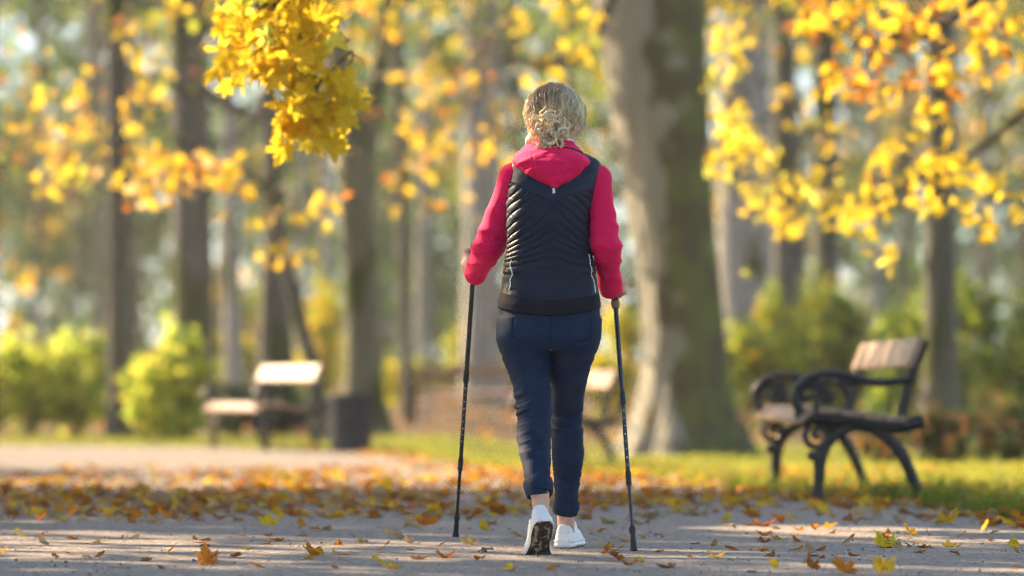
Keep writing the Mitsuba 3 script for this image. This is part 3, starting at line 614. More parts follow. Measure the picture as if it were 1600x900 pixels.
# the wood that closes the view: one far mass of leaves
rb = np.random.default_rng(83); n_ = 115000
cl = np.stack([rb.uniform(-80, 80, 1300), rb.uniform(100, 210, 1300), 26 * rb.uniform(0, 1, 1300) ** .85 + 1], -1); rr = rb.uniform(1.2, 3.4, 1300)
j = rb.integers(0, 1300, n_); P_ = cl[j] + rb.normal(0, .6, (n_, 3)) * rr[j][:, None]; P_[:, 2] = np.maximum(P_[:, 2], ground_z(P_[:, 0], P_[:, 1]) + .1)
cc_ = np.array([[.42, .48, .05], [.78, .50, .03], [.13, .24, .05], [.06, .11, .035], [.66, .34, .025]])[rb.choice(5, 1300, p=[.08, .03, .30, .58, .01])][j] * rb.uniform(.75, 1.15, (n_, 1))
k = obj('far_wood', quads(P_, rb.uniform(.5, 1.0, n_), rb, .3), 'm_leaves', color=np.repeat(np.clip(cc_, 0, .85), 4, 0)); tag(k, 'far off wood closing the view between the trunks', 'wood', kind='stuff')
# ---------------------------------------------------------------- benches, bin
scene['m_iron'] = {'type': 'principled', 'base_color': mikit.proc(lambda p, n, uv: mikit.mix((.008, .009, .012), (.022, .022, .026), mikit.fbm(p.x * 40, p.y * 40, p.z * 40))), 'roughness': .42, 'specular': .5}
def wood(c0, c1, ax):
    def f(p, n, uv):
        g = mikit.fbm(p.x * 30, p.y * 3.0, p.z * 60, octaves=3) if ax else mikit.fbm(p.x * 8, p.y * 5, p.z * 60, octaves=3)
        return mikit.mix(c0, c1, g)
    return f
scene['m_slat'] = {'type': 'principled', 'base_color': mikit.proc(wood((.21, .130, .095), (.36, .245, .185), 1)), 'roughness': .36, 'specular': .5, 'clearcoat': .4, 'clearcoat_gloss': .6}
def spiral(c, r0, r1, a0, a1, n=26):
    t = np.linspace(0, 1, n); r = r0 + (r1 - r0) * t; a = np.radians(a0 + (a1 - a0) * t)
    return np.stack([c[0] + r * np.cos(a), c[1] + r * np.sin(a)], -1)
def strap(path2, r, n=None, flat=.6):
    """A bar of the iron side frame along a path in its plane (depth, height)."""
    q = np.asarray(path2, float); q = spline(q, n or 6 * len(q)) if n != 0 else q
    p = np.stack([q[:, 0], q[:, 0] * 0, q[:, 1]], -1)
    return tube(p, np.asarray(r) * 1.5, 8, flat=flat, ref=(0, 0, 1) if abs(p[1, 0] - p[0, 0]) > abs(p[1, 2] - p[0, 2]) else (1, 0, 0))
def side_frame():
    """(name, mesh) of one cast iron end: x runs from the front (0) to the back, z up."""
    arm = [(.56, .625), (.46, .615), (.36, .610), (.26, .632), (.16, .655), (.06, .650), (-.025, .605), (-.055, .545), (-.035, .475), (.02, .425)]
    return [('armrest', cat([strap(arm, np.linspace(.013, .017, 60), 60, 1.3)])),
            ('arm_scroll', cat([strap(np.vstack([[(.30, .615)], spiral((.13, .525), .095, .070, 70, -250, 30)]), .0125, 60), strap(spiral((.105, .535), .040, .012, 150, -190, 18), .011, 30),
                                strap([(.06, .555), (.03, .585), (-.01, .575), (-.02, .545), (.005, .525), (.03, .54)], .010), strap([(.0, .46), (.06, .47), (.12, .44)], .010), strap([(.0, .63), (.07, .60), (.13, .62)], .010),
                                moved(trimesh.creation.icosphere(2, .019), trans((.112, 0, .538))), moved(trimesh.creation.icosphere(2, .016), trans((.022, 0, .54)))])),
            ('seat_rail', cat([strap([(-.02, .425), (.10, .430), (.25, .412), (.38, .392), (.50, .388), (.60, .415)], .024, 40, .7), strap([(-.03, .42), (-.045, .44), (-.03, .455), (-.01, .44)], .012)])),
            ('leg', cat([strap([(.30, .395), (.20, .370), (.12, .315), (.075, .235), (.068, .150), (.060, .06), (.052, .0)], np.array([.016, .018, .021, .024, .021, .019, .022]).repeat(6)[:42], 42),
                         strap(spiral((.055, .335), .062, .050, 120, 420, 30), .011, 40), strap(spiral((.060, .345), .030, .008, 60, 360, 16), .010, 24), moved(trimesh.creation.icosphere(2, .026), frame((1, 0, 0), (0, .7, 0), (0, 0, 1), (.030, 0, .235))),
                         moved(trimesh.creation.icosphere(2, .028), frame((1, 0, 0), (0, .8, 0), (0, 0, .8), (.052, 0, .018)))])),
            ('leg', cat([strap([(.22, .385), (.33, .372), (.42, .325), (.49, .245), (.54, .140), (.575, .05), (.60, .0)], np.array([.014, .016, .020, .022, .020, .018, .020]).repeat(6)[:42], 42),
                         moved(trimesh.creation.icosphere(2, .026), frame((1, 0, 0), (0, .8, 0), (0, 0, .8), (.598, 0, .016)))])),
            ('back_post', cat([strap([(.50, .36), (.495, .45), (.515, .55), (.545, .66), (.585, .76), (.61, .83)], .018, 40, .7)]))]
def bench(key_name, label, origin, along, length, slat_m, sink=0.0, nframes=2, group=None):
    """origin: under the front edge at one end; along: the unit vector of its length; the back is to the right of it."""
    key = thing(key_name, label, 'bench', group)
    y = np.array([along[0], along[1], 0.0]); x = np.array([y[1], -y[0], 0.0])
    M = frame(x, y, (0, 0, 1), [origin[0], origin[1], float(ground_z(*origin[:2])) + sink])
    for i in range(nframes):
        off = trans((0, .06 + (length - .12) * i / (nframes - 1), 0))
        for n, m in side_frame(): obj(n, moved(moved(m, off), M), 'm_iron', key, True)
    def slat(name, x0, z0, w, t, tilt):
        m = moved(bevel_box(w, length, t, .006), M @ trans((x0, length / 2, z0)) @ rot((0, 1, 0), tilt)); obj(name, m, slat_m, key)
    for x0, z0, tl in ((-.006, .442, -42), (.112, .466, 4), (.226, .452, 8), (.340, .434, 8), (.452, .424, 0)): slat('seat_slat', x0, z0, .108, .034, tl)
    slat('back_slat', .558, .765, .165, .032, -67)
    return key
A = np.array([at(1275, 783, 16.4)[0], 16.4 + EYE_Y]); B = np.array([at(1208, 763, 18.6)[0], 18.6 + EYE_Y])
al = unit(A - B)
def by_feet(a, b):                                    # along so that the back lies to the right hand (x = along turned clockwise)
    return unit(b - a)
# near bench: front line runs away from the camera; its back is on the right
near_dir = unit(B - A)
bench('park_bench', 'black scrolled iron bench with brown slats at the right, nearest the walker', A - near_dir * .06 - np.array([.05, 0]), near_dir, np.linalg.norm(B - A) + .12, 'm_slat')
o2 = at(322, 704, 31.2); bl_dir = unit(np.array([.64, -1.36]))
def bench_left(label, front_far, dirn, L, slat_m, sink=0.0):
    """Faces left and towards the camera: built from its nearer end."""
    a = np.asarray(front_far[:2]) + dirn * L; return bench('park_bench', label, a, -dirn, L, slat_m, sink)
bench_left('iron bench with sunlit pale slats at the left, beside the dark litter bin', o2, bl_dir, 1.55, 'm_slat', -.03)
o3 = at(810, 722, 29.0)
bench_left('iron bench with pale slats half hidden behind the walker at the right', o3, unit(np.array([.27, -1.37])), 1.4, 'm_slat')
o4 = at(650, 668, 46.0)
bench('park_bench', 'far pale bench seen end to end behind the lawn, left of the walker', at(655, 668, 46)[:2], np.array([1.0, .05]) / np.hypot(1, .05), 1.5, 'm_slat')
# litter bin
bin_ = thing('litter_bin', 'dark blue grey tapered litter bin at the edge of the lawn', 'litter bin')
bp = at(548, 706, 29.4); bz = float(ground_z(bp[0], bp[1])); Mb = trans((bp[0], bp[1], bz)) @ np.diag([1.1, 1.1, 1.0, 1.0])
scene['m_bin'] = {'type': 'principled', 'base_color': mikit.proc(lambda p, n, uv: mikit.mix((.012, .018, .032), (.026, .034, .055), mikit.fbm(p.x * 6, p.y * 6, p.z * 9))), 'roughness': .6, 'specular': .3}
scene['m_bin_dark'] = {'type': 'principled', 'base_color': rgb((.012, .013, .018)), 'roughness': .7}
obj('body', moved(lathe([(.0001, .02), (.158, .02), (.162, .03), (.186, .50), (.176, .50), (.152, .04), (.0001, .04)], 48), Mb), 'm_bin', bin_, 30)
obj('rim', moved(lathe([(.180, .492), (.196, .492), (.199, .505), (.199, .528), (.192, .536), (.170, .532), (.170, .515), (.180, .505)], 48), Mb), 'm_bin', bin_, 30)
obj('foot_ring', moved(lathe([(.0001, .0), (.160, .0), (.165, .022), (.0001, .024)], 48), Mb), 'm_bin_dark', bin_, 30)
for k_ in range(16):
    a = 2 * math.pi * k_ / 16; R = rot((0, 0, 1), math.degrees(a))
    obj('rib', moved(tube([(.162, 0, .05), (.1865, 0, .48)], .007, 6), Mb @ R), 'm_bin', bin_, True)
# ---------------------------------------------------------------- the walking woman and her two poles
rngw = np.random.default_rng(11)
def P(u, v, Y): return at(u, v, Y - EYE_Y)

scene['m_skin'] = {'type': 'principled', 'base_color': mikit.proc(lambda p, n, uv: mikit.mix((0.56, 0.32, 0.235), (0.66, 0.41, 0.32), mikit.fbm(p.x * 60, p.y * 60, p.z * 60))), 'roughness': 0.5, 'specular': 0.4}
def fleece_bump(p, n, uv): return mikit.fbm(p.x * 420, p.y * 420, p.z * 420, octaves=2) + 0.6 * mikit.noise(p.x * 90, p.y * 90, p.z * 90)
scene['m_fleece'] = {'type': 'bumpmap', 'arbitrary': {**mikit.proc(fleece_bump)}, 'scale': 0.0006,
                     'bsdf': {'type': 'principled', 'base_color': mikit.proc(lambda p, n, uv: mikit.mix((0.66, 0.006, 0.080), (0.79, 0.010, 0.112), mikit.fbm(p.x * 150, p.y * 150, p.z * 150))), 'roughness': 0.85, 'specular': 0.25, 'sheen': 1.0, 'sheen_tint': 0.6}}
scene['m_vest'] = {'type': 'principled', 'base_color': vcol(), 'roughness': 0.5, 'specular': 0.26}
scene['m_hem'] = {'type': 'bumpmap', 'arbitrary': mikit.proc(lambda p, n, uv: mikit.noise(p.x * 60, p.y * 60, p.z * 900)), 'scale': 0.0008,
                  'bsdf': {'type': 'principled', 'base_color': rgb((0.009, 0.010, 0.020)), 'roughness': 0.75, 'specular': 0.2, 'sheen': 0.2}}
def denim(p, n, uv):
    tw = mikit.noise((p.x + p.z) * 900, p.y * 500, (p.x - p.z) * 200)
    return mikit.mix((0.003, 0.012, 0.036), (0.007, 0.027, 0.074), 0.5 * tw + 0.5 * mikit.fbm(p.x * 25, p.y * 25, p.z * 18))
scene['m_denim'] = {'type': 'bumpmap', 'arbitrary': mikit.proc(lambda p, n, uv: mikit.noise((p.x + p.z) * 800, p.y * 500, (p.x - p.z) * 150)), 'scale': 0.0005,
                    'bsdf': {'type': 'principled', 'base_color': mikit.proc(denim), 'roughness': 0.75, 'specular': 0.22, 'sheen': 0.15}}
scene['m_white'] = {'type': 'principled', 'base_color': mikit.proc(lambda p, n, uv: mikit.mix((0.78, 0.78, 0.80), (0.86, 0.86, 0.87), mikit.fbm(p.x * 70, p.y * 70, p.z * 70))), 'roughness': 0.5, 'specular': 0.4}
scene['m_reflective'] = {'type': 'principled', 'base_color': rgb((0.82, 0.83, 0.85)), 'roughness': 0.4}
scene['m_tread'] = {'type': 'principled', 'base_color': vcol(), 'roughness': 0.8}
scene['m_hair'] = {'type': 'principled', 'base_color': vcol(), 'roughness': 0.38, 'specular': 0.6}
scene['m_navy_trim'] = {'type': 'principled', 'base_color': rgb((0.012, 0.016, 0.035)), 'roughness': 0.6}
scene['m_pole'] = {'type': 'principled', 'base_color': rgb((0.010, 0.014, 0.022)), 'roughness': 0.3, 'specular': 0.6, 'clearcoat': 0.4}
scene['m_pole_plastic'] = {'type': 'principled', 'base_color': rgb((0.018, 0.020, 0.026)), 'roughness': 0.55}
scene['m_cork'] = {'type': 'principled', 'base_color': mikit.proc(lambda p, n, uv: mikit.mix((0.16, 0.11, 0.07), (0.34, 0.25, 0.16), mikit.fbm(p.x * 300, p.y * 300, p.z * 300))), 'roughness': 0.8}
scene['m_eye'] = {'type': 'principled', 'base_color': rgb((0.75, 0.74, 0.72)), 'roughness': 0.15}
scene['m_print'] = {'type': 'principled', 'base_color': rgb((0.7, 0.7, 0.7)), 'roughness': 0.5}

TORSO = [(228, 835, 897, .085, .06), (236, 826, 906, .08, .068), (244, 812, 924, .07, .075), (252, 801, 936, .06, .085), (262, 797, 938, .05, .095), (288, 794, 933, .035, .112), (310, 793, 926, .03, .118),
         (332, 792.5, 922, .025, .118), (359, 793, 922, .02, .113), (385, 793, 924.5, .02, .108), (410, 790, 927, .02, .108), (430, 786, 931, .015, .112),
         (452, 783, 935, .01, .120), (479, 779, 938, 0, .130), (492, 778, 939, 0, .132), (506, 778, 939, 0, .132)]
PELVIS = [(462, 783, 935, .005, .112), (490, 780, 937.5, 0, .122), (512, 777, 937, -.005, .130), (530, 778, 935.5, -.01, .128), (548, 784, 930, -.005, .11)]
LEG_L = [(500, 779, 862, -.01, .10), (530, 777.5, 861, -.01, .098), (546, 781.7, 860, -.012, .095), (570, 789, 859.5, -.02, .088), (598, 799, 860, -.045, .078), (622, 803.7, 862, -.075, .072), (651, 806, 862, -.115, .068),
         (675, 807, 861.5, -.155, .066), (708, 811, 861, -.205, .062), (737, 817.5, 860, -.25, .056), (756, 821, 859, -.28, .051), (772, 824, 858.5, -.305, .048)]
LEG_R = [(500, 864, 938, 0, .10), (530, 862, 936, 0, .096), (555, 861, 929, .005, .094), (579, 860, 921.6, .02, .086), (603, 860.5, 916, .05, .078), (627, 861, 912, .08, .07), (651, 860.5, 910.6, .105, .064),
         (680, 861.5, 911, .11, .066), (708, 862.5, 912, .115, .066), (746, 865, 907.5, .13, .057), (775, 866, 903.5, .14, .05), (799, 868, 899, .15, .046)]
torso_in, pelvis_in, legl_in, legr_in = silhouette(TORSO, -.020, 2.4), silhouette(PELVIS, -.022, 2.3), silhouette(LEG_L, -.013), silhouette(LEG_R, -.013)

# arms: shoulder, elbow, wrist; the hands close on the grips
SH_L, EL_L, SH_R, EL_R = P(804, 280, .045), P(763, 386, .13), P(932, 281, .045), P(946.5, 385, -.01)
GRIP_L, TIP_L = P(740.5, 408, .47), P(712, 839.5, 12.4 + EYE_Y)
GRIP_R, TIP_R = P(959.5, 447, .215), P(990.5, 862, 11.31 + EYE_Y)
TIP_L[2] = TIP_R[2] = 0.006
def hand_frame(G, tip, side):
    w = unit(G - tip); e2 = unit(np.array([0, 1., 0]) - w * w[1]); e1 = unit(np.cross(e2, w)) * 1.0
    if e1[0] * side < 0: e1 = -e1
    return e1, e2, w
HF = {-1: hand_frame(GRIP_L, TIP_L, -1), 1: hand_frame(GRIP_R, TIP_R, 1)}
def wrist(G, side):
    e1, e2, w = HF[side]; return G - e1 * .012 - e2 * .088 - w * .004
WR_L, WR_R = wrist(GRIP_L, -1), wrist(GRIP_R, 1)

def hand(X, Y, Z, G, side):
    e1, e2, w = HF[side]
    q = lambda a, b, c: G + e1 * a + e2 * b + w * c
    wr = wrist(G, side)
    out = cone(X, Y, Z, wr, q(.022, -.045, .004), .026, .024)
    kn = []
    for k in range(4):
        h = .033 - k * .0205; sc = (1.0, 1.06, 1.0, .86)[k]
        a = q(.034, -.002 - .004 * k, h)
        out = smin(out, cone(X, Y, Z, wr + w * (.012 - .008 * k), a, .017, .0125), .012)
        kn.append((a, h, sc))
    fing = None
    for a, h, sc in kn:
        pts = [a]
        for deg, r in ((62, .034), (125, .0275), (185, .0245)):
            t = math.radians(deg); pts.append(q(r * math.cos(t) * 1.0, r * math.sin(t) * sc, h - .002))
        c = chain(X, Y, Z, pts, [.0115 * sc, .0100 * sc, .0088 * sc, .0078 * sc], .004)
        fing = c if fing is None else np.minimum(fing, c)
    out = smin(out, fing, .004)
    th = chain(X, Y, Z, [q(.010, -.052, .012), q(-.018, -.026, .034), q(-.026, .002, .040), q(-.016, .022, .040)], [.017, .0125, .0105, .009], .008)
    return smin(out, th, .008)

# head: looks ahead and a little to her right
HEAD = P(869, 186, .135)
hy = math.radians(24)
H_R, H_F, H_U = np.array([math.cos(hy), -math.sin(hy), 0]), unit(np.array([math.sin(hy), math.cos(hy), -.06])), None
H_U = unit(np.cross(H_R, H_F))
def hp(a, b, c): return HEAD + H_R * a + H_F * b + H_U * c
def hl(X, Y, Z):
    d = np.stack([X - HEAD[0], Y - HEAD[1], Z - HEAD[2]], -1)
    return d @ H_R, d @ H_F, d @ H_U
def head_f(X, Y, Z):
    a, b, c = hl(X, Y, Z)
    f = ell(a, b, c, (0, -.005, .022), (.072, .090, .086))
    f = smin(f, ell(a, b, c, (0, .035, -.045), (.054, .056, .066)), .03)
    f = smin(f, ell(a, b, c, (0, .074, -.096), (.022, .018, .018)), .02)
    f = smin(f, cone(a, b, c, (0, .084, .004), (0, .108, -.034), .007, .0125), .012)
    for s in (-1, 1):
        f = smax(f, -ell(a, b, c, (s * .031, .098, .004), (.018, .016, .011)), .008)
        f = smin(f, ell(a, b, c, (s * .042, .068, -.030), (.022, .02, .02)), .02)
        e = ell(a, b, c, (s * .074, -.004, -.016), (.010, .020, .031))
        e = smax(e, -ell(a, b, c, (s * .085, .002, -.012), (.010, .011, .018)), .004)
        f = smin(f, e, .006)
        f = smin(f, cone(a, b, c, (s * .018, .094, .020), (s * .045, .084, .020), .006, .005), .01)
    f = smin(f, cone(a, b, c, (-.020, .086, -.063), (.020, .086, -.063), .006, .006), .008)
    f = smin(f, cone(a, b, c, (-.017, .084, -.073), (.017, .084, -.073), .007, .007), .006)
    f = smax(f, -cone(a, b, c, (-.024, .094, -.068), (.024, .094, -.068), .003, .003), .004)
    return f

# feet: heel (t = 0) to toe (t = .262), s sideways, n up from the ground under the sole
BALL_T = .175
def foot_left_local(X, Y, Z):
    yaw = math.radians(-9); fw = np.array([math.sin(yaw), math.cos(yaw), 0]); rt = np.array([fw[1], -fw[0], 0])
    G = np.array([P(841, 868, -.31)[0], -.31, 0.0])
    d = np.stack([X - G[0], Y - G[1], Z - G[2]], -1)
    f0, s = d @ fw, d @ rt; z = d[:, 2]
    th = math.radians(43)
    t1, n1 = f0 * math.cos(th) - z * math.sin(th), f0 * math.sin(th) + z * math.cos(th)
    tw = math.radians(-4)
    s1, n1 = s * math.cos(tw) - n1 * math.sin(tw), s * math.sin(tw) + n1 * math.cos(tw)
    return (t1 + BALL_T, s1, n1), (f0 + BALL_T, s, z)
RYAW = math.radians(10)
R_HEEL = P(880, 857.5, .125); R_HEEL[2] = 0.0
def foot_right_local(X, Y, Z):
    fw = np.array([math.sin(RYAW), math.cos(RYAW), 0]); rt = np.array([fw[1], -fw[0], 0])
    d = np.stack([X - R_HEEL[0], Y - R_HEEL[1], Z - R_HEEL[2]], -1)
    return (d @ fw, d @ rt, d[:, 2]), (d @ fw, d @ rt, d[:, 2])
W_T = PchipInterpolator([-.01, 0, .012, .03, .07, .11, .15, .19, .22, .25, .262, .275], [.005, .020, .028, .0335, .0345, .032, .037, .0435, .042, .031, .018, .004])
H_T = PchipInterpolator([0, .03, .06, .10, .125, .16, .2, .24, .262], [.092, .086, .084, .106, .104, .080, .060, .046, .034])
def bent(loc, fn):
    def g(X, Y, Z):
        (a, b) = loc(X, Y, Z)
        if loc is foot_right_local: return fn(*a)
        return smin(smax(fn(*a), a[0] - BALL_T - .004, .004), smax(fn(*b), BALL_T - .004 - b[0], .004), .010)
    return g
def upper_f(t, s, n):
    tc = np.clip(t, 0, .262); w, h = W_T(tc), H_T(tc)
    q = np.clip((n - .02) / (h - .02), 0, 1.1)
    f = smax(np.abs(s) - (w + .001) * (1 - .36 * q ** 2), n - h, .012)
    f = smax(f, np.maximum(.018 - n, np.maximum(-.001 + .10 * np.clip(n - .03, 0, 1) - t, t - .262)), .010)
    f = smax(f, -cone(t, s, n, (.058, 0, .072), (.085, 0, .2), .0295, .05), .004)
    # seams of the heel counter and the side overlay
    f = f + .0028 * np.exp(-((n - .058 - .12 * np.clip(t - .02, 0, .1)) / .0024) ** 2) + .0026 * np.exp(-((t - .062 - .5 * (n - .05)) / .002) ** 2) * (n < .07)
    return f
def midsole_f(t, s, n):
    tc = np.clip(t, 0, .262); w = W_T(tc)
    f = smax(np.abs(s) - w - .004 - .002 * np.cos(n * 420), np.maximum(n - .031 - .012 * smooth01(.05, 0, t), .006 - n), .006)
    return smax(f, np.maximum(-.006 - t, t - .268), .012)
def outsole_f(t, s, n):
    tc = np.clip(t, 0, .262); w = W_T(tc)
    lug = .0026 * smooth01(.25, .5, .5 + .5 * np.sin((t + .35 * np.abs(s)) * 300)) * (np.abs(s) > .010) + .0022 * (np.abs(np.sqrt((t - .06) ** 2 + s ** 2) - .016) < .0035)
    f = smax(np.abs(s) - w - .002, np.maximum(n - .009, -(n - .0005 - .0028 + lug)), .003)
    return smax(f, np.maximum(-.004 - t, t - .266), .012)
def ankle(X, Y, Z, A, loc_pt, r0): return cone(X, Y, Z, A, loc_pt, r0, .030)
ANK_L0, ANK_L1 = P(842.5, 757, -.285), P(846.5, 806, -.338)
ANK_R0, ANK_R1 = P(884, 785, .148), P(884.5, 836, .185)
inner_l = bent(foot_left_local, lambda t, s, n: np.maximum(ell(t, s, n, (.12, 0, .034), (.118, .03, .022)), t - .24))
inner_r = bent(foot_right_local, lambda t, s, n: np.maximum(ell(t, s, n, (.12, 0, .034), (.118, .03, .022)), t - .24))

def body_f(X, Y, Z):
    f = torso_in(X, Y, Z)
    f = smin(f, pelvis_in(X, Y, Z), .015)
    f = smin(f, smin(legl_in(X, Y, Z), chain(X, Y, Z, [ANK_L0, ANK_L1], [.0335, .0275], .01), .02), .012)
    f = smin(f, smin(legr_in(X, Y, Z), chain(X, Y, Z, [ANK_R0, ANK_R1], [.0335, .029], .01), .02), .012)
    f = smin(f, inner_l(X, Y, Z), .012); f = smin(f, inner_r(X, Y, Z), .012)
    f = smin(f, chain(X, Y, Z, [SH_L, EL_L, WR_L], [.046, .038, .025], .02), .03)
    f = smin(f, chain(X, Y, Z, [SH_R, EL_R, WR_R], [.046, .038, .025], .02), .03)
    f = smin(f, cone(X, Y, Z, P(866, 250, .075), hp(0, -.012, -.05), .054, .050), .03)
    f = smin(f, head_f(X, Y, Z), .012)
    f = smin(f, hand(X, Y, Z, GRIP_L, -1), .01); f = smin(f, hand(X, Y, Z, GRIP_R, 1), .01)
    return f

PERSON = 'person'
b_v, b_f = surface(body_f, (-.26, -.62, -.01), (.46, .62, 1.72), .0036)
obj('person', (b_v, b_f), 'm_skin', None, True)
tag('person', 'blond woman in dark quilted vest, red fleece and jeans walking away with two poles', 'person')
for s in (-1, 1):
    e = trimesh.creation.icosphere(2, .0118); e.apply_translation(hp(s * .031, .083, .004)); obj('eye', e, 'm_eye', PERSON, True)

# ---- clothes
def uvp(X, Z, Y=0.0):
    d = -.10 - EYE_Y
    return 800 + X / d * F_PX, HORIZON - (Z - EYE_Z) / d * F_PX
vest_s = silhouette(TORSO, .0, 2.4)
def hem_v(u): return 494.0 - 13.0 * np.clip((u - 860) / 80, -1, 1) ** 2
def yoke_v(u): return 314 - np.where(u < 865, .45, .31) * np.abs(u - 865)
def quilt(X, Y, Z):
    """How far the padding stands out, 0 in the seams."""
    u, v = uvp(X, Z)
    wob = 7 * (nz(X, Y, Z, (9, 9, 14), 3) - .5) + 2.2 * (nz(X, Y, Z, (30, 30, 34), 4) - .5)
    sl = .85 - .70 * smooth01(365, 425, v)
    q = (v - sl * np.abs(u - 865) + wob) / 15.5
    fr = np.abs(q - np.floor(q) - .5) * 2
    pad = np.sqrt(np.clip(1 - fr ** 3, 0, 1))
    q2 = (v + .8 * np.abs(u - 865) + wob) / 30.0
    fr2 = np.abs(q2 - np.floor(q2) - .5) * 2
    pad2 = np.sqrt(np.clip(1 - fr2 ** 8, 0, 1))
    low = smooth01(424, 432, v)
    q3 = (v + 2.5 * wob - 8 * np.sin((u - 800) / 22)) / 24.0
    fr3 = np.abs(q3 - np.floor(q3) - .5) * 2
    pad3 = np.sqrt(np.clip(1 - fr3 ** 4, 0, 1)) * .8
    yoke = smooth01(-1.0, 1.0, yoke_v(u) - v)
    seam = np.exp(-((v - yoke_v(u)) / 1.5) ** 2) + np.exp(-((v - 428) / 1.5) ** 2)
    back = smooth01(.10, .0, Y)
    pad = (pad * (.55 + .45 * pad2)) * (1 - low) + pad3 * low
    side = smooth01(0, 2, np.maximum(797 - u, u - 927)) * low
    return ((pad * (1 - yoke) * (1 - side) + .75 * yoke + .4 * side) - .55 * seam) * back
def vest_f(X, Y, Z):
    u, v = uvp(X, Z)
    f = vest_s(X, Y, Z) - .0055 * quilt(X, Y, Z) + .002
    f -= .0030 * (nz(X, Y, Z, (14, 14, 26), 8) - .5) + .0018 * (nz(X, Y, Z, (40, 40, 60), 9) - .5)
    d = F_PX / 11.26
    f = np.maximum(f, (v - hem_v(u) + 24) / d * .9)
    return np.maximum(f, -(v - 233) / d)
vv, vf = surface(vest_f, (-.10, -.17, .80), (.36, .20, 1.46), .0030)
u_, v_ = uvp(vv[:, 0], vv[:, 2])
yk = smooth01(-.5, .5, yoke_v(u_) - v_)[:, None]
sd = (smooth01(-.5, .5, np.maximum(797 - u_, u_ - 927)) * smooth01(404, 408, v_))[:, None]
vcolr = np.array([.005, .011, .030]) * (1 - yk) + np.array([.007, .017, .046]) * yk
vcolr = vcolr * (1 - sd) + np.array([.022, .021, .030]) * sd
obj('vest', (vv, vf), 'm_vest', PERSON, True, color=vcolr)
hem_s = silhouette(TORSO, .0015, 2.4)
def hem_f(X, Y, Z):
    u, v = uvp(X, Z); d = F_PX / 11.26
    g = hem_s(X, Y, Z) - .004 * (nz(X, Y, Z, (22, 22, 8), 21) - .5) - .001 * np.exp(-((v - hem_v(u) + 12) / 9) ** 2)
    return smax(g, np.maximum((v - hem_v(u)) / d, (hem_v(u) - 26 - v) / d) * .9, .004)
obj('vest_hem', surface(hem_f, (-.10, -.19, .78), (.36, .20, 1.02), .0035), 'm_hem', PERSON, True)
tag('person__vest_hem', 'dark grey knitted hem band')

def back_y(X, Z, f, y0=-.25, y1=.05):
    """Where a ray going forward meets the surface f."""
    lo, hi = np.full_like(X, y0), np.full_like(X, y1)
    ys = np.linspace(y0, y1, 90); hit = np.full_like(X, y1); done = np.zeros(len(X), bool)
    for y in ys:
        g = f(X, np.full_like(X, y), Z); new = (g < 0) & ~done; hit[new] = y; done |= new
    a, b = hit - (ys[1] - ys[0]), hit
    for _ in range(8):
        m = (a + b) / 2; g = f(X, m, Z); b = np.where(g < 0, m, b); a = np.where(g < 0, a, m)
    return b
def ribbon(pix, width, depth=.0015, lift=.0012, n=40):
    """A raised strip sewn on the vest's back, along photograph pixels."""
    q = spline([P(a, b, -.1) for a, b in pix], n)
    y = back_y(q[:, 0], q[:, 2], vest_f) - lift
    q = np.stack([q[:, 0], y, q[:, 2]], 1)
    return tube(q, width, 6, flat=.5, ref=(1, 0, 0))
for pix in ([(799.5, 405), (797, 412), (798.5, 420), (800.5, 428), (797, 436), (797.5, 444), (794.5, 455)],
            [(920, 396), (922.5, 404), (923, 413), (925.5, 420), (924.5, 428), (928, 437), (930, 446), (930.5, 453), (931.5, 462)]):
    k = obj('reflective_piping', ribbon(pix, .0019), 'm_reflective', PERSON, True)
tag('person__reflective_piping', 'white reflective piping on the left side seam'); tag('person__reflective_piping_001', 'white reflective piping on the right side seam')
q = [P(865.6, 288.5, -.1), P(865.0, 301.5, -.1)]
yb = back_y(np.array([q[0][0], q[1][0]]), np.array([q[0][2], q[1][2]]), vest_f) - .0012
bx = moved(bevel_box(.0095, .0022, .030, .0007), frame((1, 0, .04), (0, 1, 0), (-.04, (yb[0] - yb[1]) / .03, 1), [(q[0][0] + q[1][0]) / 2, yb.mean(), (q[0][2] + q[1][2]) / 2]))
obj('reflective_tab', bx, 'm_reflective', PERSON); tag('person__reflective_tab', 'small white reflective tab below the hood')

